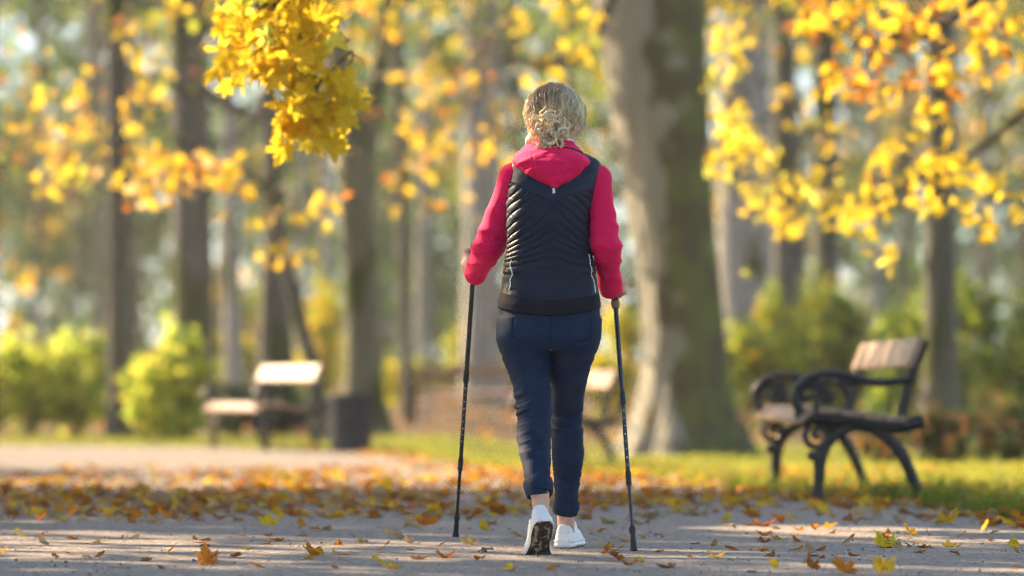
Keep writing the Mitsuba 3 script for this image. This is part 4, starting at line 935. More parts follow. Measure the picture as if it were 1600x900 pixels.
def folds(X, Y, Z, sx, sz, seed):
    a = nz(X, Y, Z, (sx, sx, sz), seed); b = nz(X + .3 * Z, Y, Z, (sx * 2.1, sx * 2.1, sz * 1.8), seed + 1)
    return (1 - np.abs(2 * a - 1)) ** 2.2 * .7 + (1 - np.abs(2 * b - 1)) ** 2.5 * .3
for side, S, E, W, r in ((-1, SH_L, EL_L, WR_L, (.056, .051, .035)), (1, SH_R, EL_R, WR_R, (.052, .049, .035))):
    e1, e2, w = HF[side]
    G = GRIP_L if side < 0 else GRIP_R
    Wc = W + unit(W - E) * (.020 if side < 0 else .040) + (0 if side < 0 else np.array([-.004, 0, -.012]))
    up = S + (S - E) * .05
    def sleeve_f(X, Y, Z, S=S, E=E, Wc=Wc, r=r, side=side):
        f = smin(cone(X, Y, Z, S, E, r[0], r[1]), cone(X, Y, Z, E, Wc, r[1], r[2]), .022)
        f = smin(f, cone(X, Y, Z, S + np.array([-side * .05, .008, .028]), S, .050, r[0]), .02)
        t = np.clip(((X - S[0]) * (E - S)[0] + (Y - S[1]) * (E - S)[1] + (Z - S[2]) * (E - S)[2]) / ((E - S) @ (E - S)), 0, 1.2)
        f = f - .0105 * folds(X + .45 * side * Z, Y, Z, 7, 17, 31 + side) * (.3 + .9 * smooth01(.25, .9, t)) + .003
        dd = unit(Wc - E)
        return smax(f, (X - Wc[0]) * dd[0] + (Y - Wc[1]) * dd[1] + (Z - Wc[2]) * dd[2] - .002, .006)
    lo = np.minimum(np.minimum(S, E), Wc) - .095; hi = np.maximum(np.maximum(S, E), Wc) + .095
    obj('fleece_sleeve', surface(sleeve_f, lo, hi, .0034), 'm_fleece', PERSON, True)
    dd = unit(Wc - E)
    ring = lambda X, Y, Z: np.maximum(np.abs((X - Wc[0]) * dd[0] + (Y - Wc[1]) * dd[1] + (Z - Wc[2]) * dd[2] + .012) - .014,
                                      np.abs(cone(X, Y, Z, E, Wc + dd * .03, r[1], r[2]) - .0005) - .004)
    obj('sleeve_cuff', surface(ring, Wc - .06, Wc + .06, .003), 'm_fleece', PERSON, True)

HOOD = [(223, 832, 897, .085, .070), (230, 820, 900, .07, .090), (238, 811, 909, .045, .105), (246, 804.5, 917, .02, .112), (253, 803, 921.5, .0, .110), (260, 808, 917, -.015, .100), (270, 819, 907, -.035, .082), (280, 835, 896, -.05, .062),
        (287, 849, 882, -.062, .047), (291.5, 860, 871, -.066, .034)]
hood_s = silhouette(HOOD, 0, 2.0)
def hood_f(X, Y, Z):
    u, v = uvp(X, Z)
    f = hood_s(X, Y, Z) * .75
    f -= .008 * (folds(X, Y + Z, Z + .6 * np.abs(X - .145), 9, 13, 51) - .3) + .002 * (nz(X, Y, Z, (45, 45, 45), 54) - .5)
    f += .0025 * np.exp(-((u - 833 - .10 * (v - 250)) / 1.2) ** 2) * (v > 236)
    neck = cone(X, Y, Z, P(868, 262, .06), P(870, 205, .115), .060, .066)
    return smax(f, -neck, .012)
obj('hood', surface(hood_f, (-.02, -.17, 1.20), (.31, .22, 1.47), .0034), 'm_fleece', PERSON, True)
tag('person__hood', 'red fleece hood lying folded over the collar')
def on_hood(pix, n=24, r=.005, lift=.001, flat=1):
    q = spline([P(a, b, -.05) for a, b in pix], n); y = back_y(q[:, 0], q[:, 2], hood_f, -.25, .2) - lift
    return tube(np.stack([q[:, 0], y, q[:, 2]], 1), r, 8, flat=flat)
obj('collar_trim', on_hood([(868, 231.5), (880, 230), (892, 231), (902, 234.5), (910, 238)], 24, np.linspace(.0025, .0062, 24)), 'm_navy_trim', PERSON, True)
nk = [P(884, 221, .055), P(890, 219, .07), P(896, 222, .09)]
obj('shirt_collar', tube(spline(nk, 16), .007, 8), 'm_white', PERSON, True)

pel_s, ll_s, lr_s = silhouette(PELVIS, 0, 2.3), silhouette(LEG_L, 0), silhouette(LEG_R, 0)
but_l, but_r = P(822, 522, -.05), P(899, 520, -.045)
def jeans_f(X, Y, Z):
    L, R = ll_s(X, Y, Z), lr_s(X, Y, Z)
    kneeL, kneeR = P(833, 645, -.11)[2], P(886, 660, .1)[2]
    wr = folds(X, Y, Z + .35 * np.abs(X - .12), 5, 30, 61)
    amp = lambda zk: .004 + .012 * np.exp(-((Z - zk) / .055) ** 2) + .0032 * np.exp(-((Z - .22) / .08) ** 2)
    L = L - amp(kneeL + .02) * (wr - .62) - .0016 * (nz(X, Y, Z, (18, 18, 50), 66) - .5)
    R = R - .8 * amp(kneeR) * (folds(X, Y, Z - .3 * np.abs(X - .2), 5, 30, 71) - .62)
    f = smin(L, R, .010)
    p = smin(pel_s(X, Y, Z), smin(ell(X, Y, Z, but_l, (.078, .074, .085)), ell(X, Y, Z, but_r, (.076, .074, .085)), .02), .03)
    f = smin(f, p, .022)
    u, v = uvp(X, Z)
    sm = np.exp(-((u - 861) / 1.1) ** 2) * (v < 552) * (v > 485)
    def pocket(cx, w, sk):
        a = np.abs(u - cx - sk * (v - 505)); 
        bot = 537 - .42 * a
        return np.exp(-((a - w) / 1.0) ** 2) * (v > 498) * (v < bot) + np.exp(-((v - bot) / 1.0) ** 2) * (a < w) + .6 * np.exp(-((v - 499) / .9) ** 2) * (a < w)
    sm = sm + pocket(822, 20, -.05) + pocket(902, 19, .05)
    hip = smooth01(530, 500, v)
    f = f + .0042 * sm * (Y < .02) - .0025 * (nz(X, Y, Z, (16, 16, 34), 81) - .5) * (1 - .3 * hip) - .004 * folds(X, Y, Z - .5 * np.abs(X - .13), 6, 16, 85) * smooth01(545, 560, v) * smooth01(600, 580, v)
    d = F_PX / 11.3
    return np.maximum(f, (470 - v) / d)
obj('jeans', surface(jeans_f, (-.10, -.50, .12), (.36, .28, .90), .0034), 'm_denim', PERSON, True)
for top, bot, r0, r1, sq in ((P(840, 752, -.276), P(843.5, 772, -.305), .0500, .0460, 1.0), (P(885.5, 783, .143), P(883, 802, .152), .0468, .0430, 1.0)):
    ax = unit(bot - top)
    def cuff_f(X, Y, Z):
        t = (X - top[0]) * ax[0] + (Y - top[1]) * ax[1] + (Z - top[2]) * ax[2]; L = np.linalg.norm(bot - top)
        q = t / L
        px, py, pz = X - top[0] - t * ax[0], Y - top[1] - t * ax[1], Z - top[2] - t * ax[2]
        rad = np.sqrt(px * px + py * py + pz * pz) - (r0 + (r1 - r0) * q) - .003 * np.sin(np.clip(q, 0, 1) * np.pi) - .003 * (nz(X, Y, Z, (28, 28, 28), 91) - .5)
        return smax(np.abs(rad + .006) - .0065, np.maximum(-t - .003, t - L - .004), .006)
    obj('rolled_cuff', surface(cuff_f, np.minimum(top, bot) - .065, np.maximum(top, bot) + .065, .0028), 'm_denim', PERSON, True)

# ---- white trainers
for loc, lo, hi in ((foot_left_local, (-.02, -.56, -.012), (.22, -.17, .26)), (foot_right_local, (.08, .06, -.012), (.40, .44, .15))):
    shoe = obj('shoe', surface(bent(loc, upper_f), lo, hi, .0026), 'm_white', PERSON, True)
    obj('midsole', surface(bent(loc, midsole_f), lo, hi, .0026), 'm_white', shoe, True)
    ov, of = surface(bent(loc, outsole_f), lo, hi, .0024)
    (lt, ls, ln), _ = loc(ov[:, 0], ov[:, 1], ov[:, 2])
    wr = meshkit.noise(np.stack([lt * 45 + 3 * meshkit.noise(np.stack([ls * 60, lt * 30, ls * 0], -1)), ls * 130, ls * 0], -1), 5)
    m = smooth01(.66, .80, wr)[:, None]
    arc = (np.abs(np.sqrt((lt - .055) ** 2 * .7 + ls ** 2) - .022) < .0022)[:, None] * (meshkit.noise(np.stack([lt * 90, ls * 90, ls * 0], -1), 8) > .4)[:, None]
    m = np.maximum(m, arc * .9)
    oc = np.array([.035, .027, .018]) * (1 - m) + np.array([.30, .25, .17]) * m
    obj('outsole', (ov, of), 'm_tread', shoe, True, color=oc)
tag('person__shoe', 'white trainer on the left foot with its heel raised and brown tread showing')
tag('person__shoe_001', 'white trainer planted flat and turned outwards')

# ---- hair
HC = hp(0, -.012, .022)
HR = np.array([.094, .104, .098])
BUN = P(862, 203, -.005)
def hair_f(X, Y, Z):
    a, b, c = hl(X, Y, Z)
    f = ell(a, b, c, (0, -.012, .022), tuple(HR - .003))
    face = np.maximum(ell(a, b, c, (0, .125, -.055), (.075, .085, .115)), -1)
    f = smax(f, -face, .015)
    f = smax(f, -.075 - c, .01)
    side = smin(ell(X, Y, Z, P(836, 193, .13), (.030, .05, .052)), ell(X, Y, Z, P(839, 221, .085), (.042, .040, .036)), .02)
    f = smin(f, side, .02)
    f = smin(f, ell(X, Y, Z, P(898, 170, .20), (.016, .040, .044)), .03)
    f = smin(f, ell(X, Y, Z, BUN, (.056, .038, .056)), .012)
    f -= .006 * (nz(X, Y, Z, (60, 60, 22), 101) - .5)
    return f
hv, hf = surface(hair_f, HEAD - np.array([.16, .20, .14]), HEAD + np.array([.16, .17, .15]), .0035)
def hair_colour(p, k):
    """Darker ash roots at the back of the crown, blond lengths."""
    lc = np.stack(hl(p[:, 0], p[:, 1], p[:, 2]), -1)
    root = np.exp(-((lc[:, 0] + .005) / .042) ** 2) * smooth01(.01, .07, lc[:, 2])
    c = np.array([.60, .455, .30]) * (1 - root)[:, None] + np.array([.22, .165, .12]) * root[:, None]
    return c * (.34 + 1.0 * np.asarray(k)).reshape(-1, 1)
obj('hair', (hv, hf), 'm_hair', PERSON, True, color=hair_colour(hv, meshkit.noise(hv * np.array([110, 110, 25]), 7)))
tag('person__hair', 'blond hair with darker roots pinned into a loose curly bun')

class Strands:
    def __init__(s): s.v, s.f, s.c, s.n = [], [], [], 0
    def add(s, path, r, col):
        v, f = tube(path, r, 3, caps=False)
        s.v.append(v); s.f.append(f + s.n); s.c.append(np.repeat(col, 3, 0)); s.n += len(v)
    def mesh(s): return (np.vstack(s.v), np.vstack(s.f)), np.vstack(s.c)
def on_head(dirs, lift):
    d = unit(dirs); e = 1 / np.sqrt((d[:, 0] / HR[0]) ** 2 + (d[:, 1] / HR[1]) ** 2 + (d[:, 2] / HR[2]) ** 2)
    q = d * (e + lift)[:, None]
    return HC + q[:, :1] * H_R + q[:, 1:2] * H_F + q[:, 2:] * H_U
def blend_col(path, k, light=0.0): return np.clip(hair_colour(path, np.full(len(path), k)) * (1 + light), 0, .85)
st = Strands()
bun_l = np.array([(BUN - HC) @ H_R, (BUN - HC) @ H_F, (BUN - HC) @ H_U])
for i in range(3600):
    which = rngw.random()
    lock = int(rngw.integers(0, 90)); lr = np.random.default_rng(lock + 500); lk, lw, lp = lr.uniform(.0, 1.0) ** 1.3 * 1.25, lr.uniform(.1, 1.2), lr.uniform(0, 6)
    if which < .50:                                             # back: from the crown down to the bun
        x0 = np.clip((lock / 45 - 1) + rngw.normal(0, .05), -1, 1)
        s0 = np.array([x0 * .62, .30 - .75 * abs(x0) ** 2 + rngw.normal(0, .22), .95 - .30 * x0 ** 2])
        s1 = unit(bun_l) + np.array([x0 * .62 + rngw.normal(0, .05), .12 * abs(x0), .42 - .55 * x0 ** 2 + rngw.normal(0, .05)])
        wav = 0
    elif which < .76:                                           # right: sweeps over the ear and falls forward
        t0 = np.clip(lock / 90 + rngw.normal(0, .03), 0, 1)
        s0 = np.array([.12 + .3 * t0, .55 - .9 * t0 + rngw.normal(0, .08), .95])
        s1 = np.array([.98, .66 - 1.15 * t0 + rngw.normal(0, .06), -.36 + rngw.normal(0, .07)]); wav = 0
    else:                                                       # left: wavy and lit at the edge
        t0 = np.clip(lock / 90 + rngw.normal(0, .03), 0, 1)
        s0 = np.array([-.15 - .3 * t0, .5 - .9 * t0, .9])
        s1 = np.array([-.95, .4 - 1.2 * t0, -.62 + rngw.normal(0, .12)]); wav = .005
    t = np.linspace(0, 1, 11)[:, None]
    d = unit(s0) * (1 - t) + unit(s1) * t
    lift = .002 + .006 * np.sin(t[:, 0] * np.pi) * lw + abs(rngw.normal(0, .0014))
    p = on_head(d, lift)
    p = p + (wav * np.sin(t * 13 + lp) * np.array([.6, .3, .7]) * t) + np.sin(t * 5 + rngw.uniform(0, 6)) * rngw.normal(0, .0006, 3)
    k = np.clip(lk * .95 + rngw.uniform(-.05, .25), 0, 1.4)
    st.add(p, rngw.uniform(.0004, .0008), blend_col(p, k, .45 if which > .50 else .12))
for i in range(420):                                            # the front hair on the right, hanging straight
    t0 = rngw.uniform(0, 1)
    a = P(884 + 20 * t0, 141 + 16 * t0, .13 + .08 * t0); b = P(900 + 16 * t0, 178, .15 + .11 * t0); c = P(901 + 13 * t0 + rngw.normal(0, 1.6), 190 + 12 * t0 + rngw.normal(0, 5), .17 + .10 * t0)
    p = spline([a, (a + b) / 2 + np.array([.008, 0, .004]), b, c], 11) + rngw.normal(0, .0012, 3)
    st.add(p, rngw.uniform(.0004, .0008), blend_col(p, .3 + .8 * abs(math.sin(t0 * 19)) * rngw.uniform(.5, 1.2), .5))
for j in range(8):
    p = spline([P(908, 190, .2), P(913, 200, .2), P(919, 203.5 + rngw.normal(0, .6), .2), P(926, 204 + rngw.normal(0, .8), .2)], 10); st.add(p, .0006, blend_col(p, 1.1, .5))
obj('hair_strand', st.mesh()[0], 'm_hair', PERSON, True, color=st.mesh()[1]); tag('person__hair_strand', kind='stuff')
bl = Strands()
def lock(pts, nstr, thick, k0, n=16):
    base = spline(pts, n); tt = np.linspace(0, 1, n)[:, None]
    ta = unit(np.gradient(base, axis=0)); A = unit(np.cross(ta, [.25, .2, .95])); B = np.cross(ta, A)
    tw = rngw.uniform(2, 5)
    for s in range(nstr):
        rr, ph = thick * math.sqrt(rngw.uniform(0, 1)), rngw.uniform(0, 6.28)
        env = .45 + .55 * np.sin(tt * np.pi) ** .6
        p = base + env * rr * (A * np.cos(ph + tw * tt) + B * np.sin(ph + tw * tt)) + rngw.normal(0, .0006, 3) * tt
        bl.add(p, rngw.uniform(.0004, .0008), blend_col(p, np.clip(k0 * 1.05 + rngw.normal(0, .09), .1, 1.4), .25))
def arc(c, r, nrm, ph, turn, rise=0.0, shrink=.3):
    nrm = unit(nrm); a = unit(np.cross(nrm, [.3, .2, .9])); b = np.cross(nrm, a)
    return [c + r * (1 - shrink * q) * (a * math.cos(ph + turn * q) + b * math.sin(ph + turn * q)) + nrm * (.012 * math.sin(q * 3.1) + rise * q) for q in np.linspace(0, 1, 8)]
def on_bun(dx, dz): return BUN + np.array([dx, -.041 * math.sqrt(max(.04, 1 - (dx / .062) ** 2 - (dz / .064) ** 2)), dz])
for c, r, turn, th in (((.000, .038), .022, 4.6, .0055), ((.028, .030), .018, 5.6, .0050), ((.044, .012), .015, 4.8, .0042), ((-.026, .028), .020, 4.0, .0055), ((.008, .008), .019, 5.2, .0055), ((-.030, -.004), .022, 4.2, .006),
                       ((.030, -.014), .020, 4.6, .0055), ((-.006, -.026), .022, 4.4, .006), ((.016, -.042), .018, 3.8, .005), ((-.030, -.036), .020, 3.8, .0055), ((-.046, .012), .016, 4.4, .0045)):
    p0 = on_bun(c[0] * 1.12, c[1] * 1.12)
    lock(arc(p0, r * 1.2, np.array([c[0] * 9, -1, c[1] * 9]) + rngw.normal(0, .25, 3), rngw.uniform(0, 6.28), turn), 70, th * 1.05, rngw.uniform(.45, 1.1), 20)
for i in range(26):                                             # looser locks winding over and round the knot
    th = rngw.uniform(0, 6.28); rr = math.sqrt(rngw.uniform(.05, 1)); c = on_bun(rr * .054 * math.cos(th), rr * .056 * math.sin(th))
    lock(arc(c, rngw.uniform(.010, .020), np.array([(c - BUN)[0] * 12, -1, (c - BUN)[2] * 12]) + rngw.normal(0, .45, 3), rngw.uniform(0, 6.28), rngw.uniform(2.2, 4.6)), 18, rngw.uniform(.002, .0038), rngw.uniform(.25, 1.2))
for i in range(46):                                             # curls falling at the left
    u, v = rngw.uniform(822, 846), rngw.uniform(168, 214)
    a = P(u + 8, v - 10, rngw.uniform(.0, .12)); L = rngw.uniform(18, 34)
    pts = [a + np.array([rngw.normal(0, .004) + .0075 * math.sin(q * 2.4 + i), .006 * math.cos(q * 2.4 + i), -q * L / 440 / 4.0]) + np.array([-.006 * math.sin(q * .7), 0, 0]) for q in range(5)]
    lock(pts, 20, rngw.uniform(.0022, .0042), rngw.uniform(.4, 1.3), 16)
for i in range(26):
    a = P(rngw.uniform(838, 868), rngw.uniform(200, 220), -.04); b = P(rngw.uniform(834, 860), rngw.uniform(230, 238), -.042)
    lock([a, a * .7 + b * .3 + rngw.normal(0, .006, 3), a * .3 + b * .7 + rngw.normal(0, .006, 3), b], 16, .0032, rngw.uniform(.3, 1.1), 12)
for i in range(64):                                             # locks that stand away from the head's outline
    dd = unit(np.array([rngw.choice([-1, -1, -1, .6]) * rngw.uniform(.5, 1), rngw.uniform(-.7, .2), rngw.uniform(-.55, .75)])); d2 = unit(dd + rngw.normal(0, .22, 3) - np.array([0, 0, .35]))
    a, b, c = (on_head(q[None], np.array([l]))[0] for q, l in ((dd, .001), (dd * .5 + d2 * .5, rngw.uniform(.008, .016)), (d2, rngw.uniform(.004, .018))))
    lock([a, b, c, c - np.array([.004 * np.sign(a[0] - HEAD[0]) * -1, 0, .012])], 14, .0026, rngw.uniform(.6, 1.3), 12)
obj('hair_curl', bl.mesh()[0], 'm_hair', PERSON, True, color=bl.mesh()[1]); tag('person__hair_curl', kind='stuff')
fl = Strands()
for i in range(260):                                            # flyaway hairs
    if rngw.random() < .5:
        d = np.array([rngw.uniform(-.9, .8), rngw.uniform(-.6, .3), rngw.uniform(.5, 1.0)]); L = rngw.uniform(.006, .016)
    else:
        d = np.array([-1, rngw.uniform(-.6, .3), rngw.uniform(-.8, .35)]); L = rngw.uniform(.010, .026)
    b0 = on_head(d[None], np.array([.0]))[0]; n = unit(b0 - HC); tg = unit(np.cross(n, rngw.normal(0, 1, 3)))
    p = spline([b0 - n * .004, b0 + n * L * .6 + tg * L * .5, b0 + n * L * .8 + tg * L * 1.3 - np.array([0, 0, .004])], 9)
    fl.add(p, .00045, blend_col(p, 1.2, .5))
obj('flyaway_hair', fl.mesh()[0], 'm_hair', PERSON, True, color=fl.mesh()[1]); tag('person__flyaway_hair', kind='stuff')

# ---- the poles
for G, tip, lab, cols in ((GRIP_L, TIP_L, 'black walking pole held in the left hand, planted ahead on the path', (.408, .732, .93)),
                          (GRIP_R, TIP_R, 'dark blue walking pole held in the right hand, its tip beside the right foot', (.43, .735, .925))):
    key = thing('trekking_pole', lab, 'walking pole', None)
    L = np.linalg.norm(G - tip); w = unit(tip - G)
    x = unit(np.cross(w, [0, 1, 0])); y = np.cross(w, x)
    M = frame(x, y, w, G)
    part = lambda name, prof, m, sides=20: obj(name, moved(lathe(prof, sides), M), m, key, 40)
    top = -.075
    part('grip', [(.0001, top), (.012, top + .001), (.0165, top + .010), (.0165, top + .020), (.0135, top + .032), (.0125, -.02), (.0135, .0), (.0125, .03), (.0132, .05), (.0145, .062), (.0145, .066), (.0001, .066)], 'm_pole_plastic', 24)
    part('grip_collar', [(.0001, .058), (.0155, .058), (.0160, .070), (.0125, .084), (.0001, .084)], 'm_cork', 24)
    j1, j2, j3 = cols[0] * L, cols[1] * L, cols[2] * L
    part('upper_shaft', [(.0001, .07), (.0088, .07), (.0088, j1), (.0001, j1)], 'm_pole')
    part('middle_shaft', [(.0001, j1 - .01), (.0077, j1 - .01), (.0077, j2), (.0001, j2)], 'm_pole')
    part('lower_shaft', [(.0001, j2 - .01), (.0066, j2 - .01), (.0060, j3), (.0001, j3)], 'm_pole')
    for j, r in ((j1, .0112), (j2, .0100)):
        part('lock_collar', [(.0001, j - .028), (r * .86, j - .028), (r, j - .022), (r, j - .003), (r * .92, j), (r, j + .003), (r, j + .020), (r * .8, j + .026), (.0001, j + .026)], 'm_pole_plastic')
    part('basket_collar', [(.0001, j3 - .016), (.008, j3 - .016), (.0118, j3 - .006), (.0118, j3 + .004), (.0085, j3 + .014), (.0001, j3 + .014)], 'm_pole_plastic')
    part('rubber_foot', [(.0001, j3 + .012), (.0080, j3 + .012), (.0098, j3 + .030), (.0108, L - .014), (.0128, L - .010), (.0128, L + .002), (.0001, L + .003)], 'm_pole_plastic')
    ticks = []
    for k in range(9):
        z = j1 + .045 + k * (.26 / 9)
        for a0 in (math.radians(250), math.radians(90)):
            a = a0 + np.linspace(-.3, .3, 5); r = .0081
            v = np.array([[r * math.cos(q), r * math.sin(q), z + dz] for dz in (0, .003 if k % 3 else .006) for q in a])
            f = np.array([[i, i + 1, i + 6] for i in range(4)] + [[i, i + 6, i + 5] for i in range(4)])
            ticks.append((v, f))
    obj('scale_print', moved(cat(ticks), M), 'm_print', key); tag(key + '__scale_print', 'white length marks printed on the shaft', kind='stuff')
    sp = spline([M[:3, 3] + w * -.06 + y * .012, M[:3, 3] + w * -.03 - np.array([0, .05, .0]) + x * .02, M[:3, 3] + w * .03 - np.array([0, .075, -.01]), M[:3, 3] + w * .02 - np.array([0, .05, 0]) - x * .02, M[:3, 3] + w * -.055 + y * .012], 24)
    obj('wrist_strap', tube(sp, .005, 8, flat=.3), 'm_pole_plastic', key, True)
# ---------------------------------------------------------------- fallen leaves
rf = np.random.default_rng(99)
TL = {'orange': 'orange', 'golden': 'golden', 'yellow': 'yellow', 'pale': 'pale', 'brown': 'brown', 'rust': 'rust', 'tan': 'tan'}
def lie(p, size, tilt, yaw, lift=.2):
    R = rot((0, 0, 1), yaw) @ rot((1, 0, 0), tilt); M = trans(p) @ R @ np.diag([size, size, size, 1.0]); return M
def set_leaf(x, y, size, tilt, yaw, kind, var, tone, label, group):
    m = LEAF_MESH[kind][var]; R = (rot((0, 0, 1), yaw) @ rot((1, 0, 0), tilt))
    z = (np.asarray(m[0]) * size) @ R[:3, :3].T
    zz = float(ground_z(x, y)) + .0045 - np.percentile(z[:, 2], 8)
    M = trans((x, y, zz)) @ R @ np.diag([size, size, size, 1.0])
    k = copy('fallen_leaf', leaf_entry(kind, var, tone, True), M); tag(k, label, 'leaf', group); return k
NAMED = [(323, 884, .135, 62, 20, 'maple', 'orange', 'orange maple leaf standing upright on the path at lower left'),
         (420, 822, .150, 34, 10, 'maple', 'yellow', 'large yellow leaf lying left of the left pole tip'),
         (437, 811, .140, 34, 80, 'maple', 'golden', 'golden leaf just behind the large yellow leaf'),
         (459, 807, .120, 30, 160, 'maple', 'orange', 'orange leaf behind and right of the large yellow leaf'),
         (476, 824, .100, 36, 40, 'oval', 'orange', 'small orange leaf right of the large yellow leaf'),
         (1383, 857, .170, 30, 15, 'maple', 'yellow', 'large yellow maple leaf on the path at the lower right'),
         (1386, 843, .130, 24, 70, 'maple', 'orange', 'orange leaf touching the large yellow leaf at the lower right'),
         (1132, 816, .120, 28, 200, 'oval', 'yellow', 'yellow leaf right of the right pole, on bare path'),
         (1150, 828, .110, 22, 60, 'oval', 'tan', 'tan curled leaf behind the right pole tip'),
         (1322, 897, .150, 36, 30, 'maple', 'orange', 'orange leaf at the bottom edge right of centre'),
         (1381, 897, .140, 44, 10, 'maple', 'golden', 'golden leaf at the bottom right corner of the path'),
         (1270, 890, .100, 50, 140, 'maple', 'rust', 'rust coloured curled leaf near the bottom edge at right'),
         (612, 838, .110, 26, 30, 'oval', 'pale', 'pale leaf lying left of the left pole tip on bare path'),
         (508, 870, .120, 24, 80, 'oval', 'golden', 'golden oval leaf on the path at lower left of centre'),
         (606, 884, .130, 18, 60, 'oval', 'golden', 'pale golden leaf near the bottom edge left of the feet'),
         (908, 790, .150, 40, 30, 'maple', 'orange', 'bright orange leaf standing beside the right trouser cuff'),
         (968, 878, .120, 30, 100, 'maple', 'rust', 'rust leaf in front of the right pole tip'),
         (1176, 810, .150, 24, 20, 'maple', 'rust', 'rust brown leaf between the right pole and the near bench')]
vi = 0
for u, v, s, tl, yw, kd, tn, lb in NAMED:
    d = EYE_Z * F_PX / (v - HORIZON); p = at(u, v, d); set_leaf(p[0], p[1], s * .54, tl, yw, kd, vi % len(LEAF_MESH[kd]), tn, lb, None); vi += 1
SEEN = [(375, 838), (469, 839), (506, 830), (640, 850), (478, 874), (387, 858), (412, 852), (428, 847), (325, 846), (305, 850), (366, 872), (544, 877), (587, 864), (644, 861), (616, 889), (647, 875), (522, 889), (412, 888), (256, 891), (234, 878), (259, 867), (697, 872),
        (1004, 818), (936, 836), (1033, 836), (1007, 839), (1088, 851), (1114, 856), (1027, 864), (1007, 879), (986, 884), (1046, 889), (1082, 872), (1196, 871), (1277, 871), (1267, 864), (1316, 853), (1251, 848), (1244, 829), (1274, 830), (1225, 810), (1243, 816), (1212, 890), (1342, 869), (942, 856),
        (735, 851), (760, 830), (745, 877), (790, 893), (680, 812), (655, 826), (1300, 810), (1340, 806), (1370, 812), (1395, 818), (1360, 800), (258, 818), (283, 820), (294, 766), (223, 756), (205, 843), (150, 850), (90, 872), (40, 840), (170, 888), (1440, 850), (1500, 870), (1560, 835), (1470, 815), (1580, 890), (1530, 812)]
TONES = ['orange', 'golden', 'tan', 'rust', 'pale', 'yellow', 'brown']; PR = np.array([.18, .12, .22, .18, .10, .06, .14])
ZONES = [(130, 'at far left'), (290, 'below the bright bush'), (420, 'below the left bench'), (560, 'below the litter bin'), (690, 'left of the left pole'), (800, 'between left pole and feet'), (925, 'by her feet'), (1010, 'by the right pole'), (1130, 'right of the right pole'), (1240, 'left of the near bench'), (1400, 'in front of the near bench'), (9999, 'at far right')]
def zone_of(u): return next(z for a, z in ZONES if u < a)
spots = []
for u, v in SEEN: d = EYE_Z * F_PX / (v - HORIZON); p = at(u, v, d); spots.append((p[0], p[1], d, u))
while len(spots) < 300 - len(NAMED):
    d = 10.0 + 7.5 * rf.uniform(0, 1) ** .9; u = rf.uniform(-40, 1640); x = (u - 800) / F_PX * d; y = d + EYE_Y
    dens = .42 + .4 * smooth01(12.2, 16.5, d) * (.35 + .65 * smooth01(900, 300, u)) if u < 900 else .38 + .4 * smooth01(13.0, 17.5, d)
    if meshkit.noise(np.array([[x * 2, d * .8, 0]]), 4)[0] * .6 + dens > rf.uniform(.25, 1.1): spots.append((x, y, d, u))
WORDS = {'orange': 'orange', 'golden': 'golden', 'tan': 'tan', 'rust': 'rust red', 'pale': 'pale straw', 'yellow': 'yellow', 'brown': 'brown'}
for i, (x, y, d, u) in enumerate(spots):
    tn = TONES[rf.choice(7, p=PR)]; kd = 'maple' if rf.random() < .32 else 'oval'
    where = 'near ' if d < 13.2 else ('further ' if d > 15.5 else 'middle ')
    tl = rf.normal(8, 16); sz = rf.uniform(.034, .068) if d < 13.2 else rf.uniform(.055, .11)
    lk = ('small' if sz < .06 else 'large' if sz > .085 else 'middling') + (' flat' if abs(tl) < 9 else ' tilted' if abs(tl) < 22 else ' upturned')
    lb = '%s %s %s leaf, %son the path, %s' % (lk, WORDS[tn], kd, where, zone_of(u))
    set_leaf(x, y, sz, tl, rf.uniform(0, 360), kd, int(rf.integers(0, len(LEAF_MESH[kd]))), tn, lb, 'fallen leaves on the path')
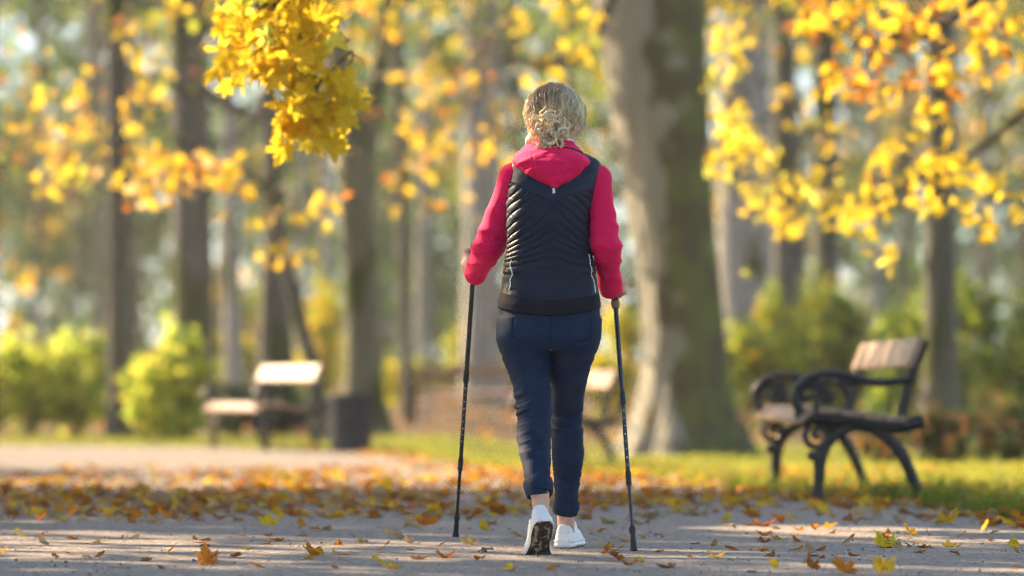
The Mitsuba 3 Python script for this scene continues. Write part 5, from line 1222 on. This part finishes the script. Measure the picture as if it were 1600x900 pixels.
# the rest of the fallen leaves as one litter, lying on path, lawn and bank
ps, cs = [], []
def scatter(n, d0, d1, side, test):
    d = d0 + (d1 - d0) * rf.uniform(0, 1, n); x = rf.uniform(-1, 1, n) * (d * .16 + side); y = d + EYE_Y; k = test(x, y, d) > rf.uniform(0, 1, n); return x[k], y[k]
def band(x, y, d):
    n2 = meshkit.fbm(np.stack([x * 1.3, d * .5, x * 0], -1), 3, 12); p = on_path(x, y)
    left = smooth01(13.4, 15.5, d) * smooth01(24.5, 20.5, d) * smooth01(.6, -.2, x) * 1.0
    right = smooth01(14.6, 16.5, d) * smooth01(25, 21, d) * smooth01(-.4, .4, x) * .9
    lawn = np.where(p, 0, .03 + .12 * smooth01(.5, .65, n2)) * (d > 12) 
    edge = np.exp(-(shapely.distance(shapely.points(x, y), path_poly.boundary) / .35) ** 2) * .8 * (d > 11)
    return np.clip((left + right) * (.35 + .9 * smooth01(.35, .6, n2)) + lawn + edge, 0, 1)
X1, Y1 = scatter(13000, 11.5, 31, .6, band)
X2, Y2 = scatter(2600, 36, 75, 4, lambda x, y, d: smooth01(35, 44, d) * .8 + .05)
X3, Y3 = scatter(900, 5, 15, 2.5, lambda x, y, d: (np.abs(x) > d * .165) * .8)
x, y = np.r_[X1, X2, X3], np.r_[Y1, Y2, Y3]; n_ = len(x)
s_ = np.where(y + 11.36 < 33, rf.uniform(.045, .11, n_), rf.uniform(.10, .22, n_))
yw, tl = rf.uniform(0, 2 * np.pi, n_), rf.normal(.12, .30, n_)
fw = np.stack([np.cos(yw) * np.cos(tl), np.sin(yw) * np.cos(tl), np.sin(tl)], -1); rt = np.stack([-np.sin(yw), np.cos(yw), rf.normal(0, .25, n_)], -1)
b0 = np.stack([x, y, ground_z(x, y) + .010 + np.abs(np.sin(tl)) * s_ * .3], -1); h = s_[:, None]
up = np.array([0, 0, 1.0]) * h * rf.uniform(.0, .22, (n_, 1))
V = np.stack([b0 - fw * h * .5, b0 - fw * h * .12 + rt * h * .45 + up, b0 + fw * h * .12 + rt * h * .22, b0 + fw * h * .52, b0 + fw * h * .12 - rt * h * .22, b0 - fw * h * .12 - rt * h * .45 + up, b0 - fw * h * .02 - up * .2], 1)
V[:, :, 2] = np.maximum(V[:, :, 2], (ground_z(x, y) + .0055)[:, None])
F = (np.array([[0, 1, 6], [1, 2, 6], [2, 3, 6], [3, 4, 6], [4, 5, 6], [5, 0, 6]])[None] + 7 * np.arange(n_)[:, None, None]).reshape(-1, 3)
tc = np.array([LEAF_TONES[t] for t in TONES])[rf.choice(7, n_, p=[.30, .18, .20, .14, .10, .04, .04])] * rf.uniform(.7, 1.1, (n_, 1))
scene['m_litter'] = leafmat(vcol(), .6, .5)
k = obj('leaf_litter', (V.reshape(-1, 3), F), 'm_litter', color=np.repeat(np.clip(tc, .01, .85), 7, 0)); tag(k, 'carpet of fallen orange and brown leaves across the path and under the trees', 'fallen leaves', kind='stuff')
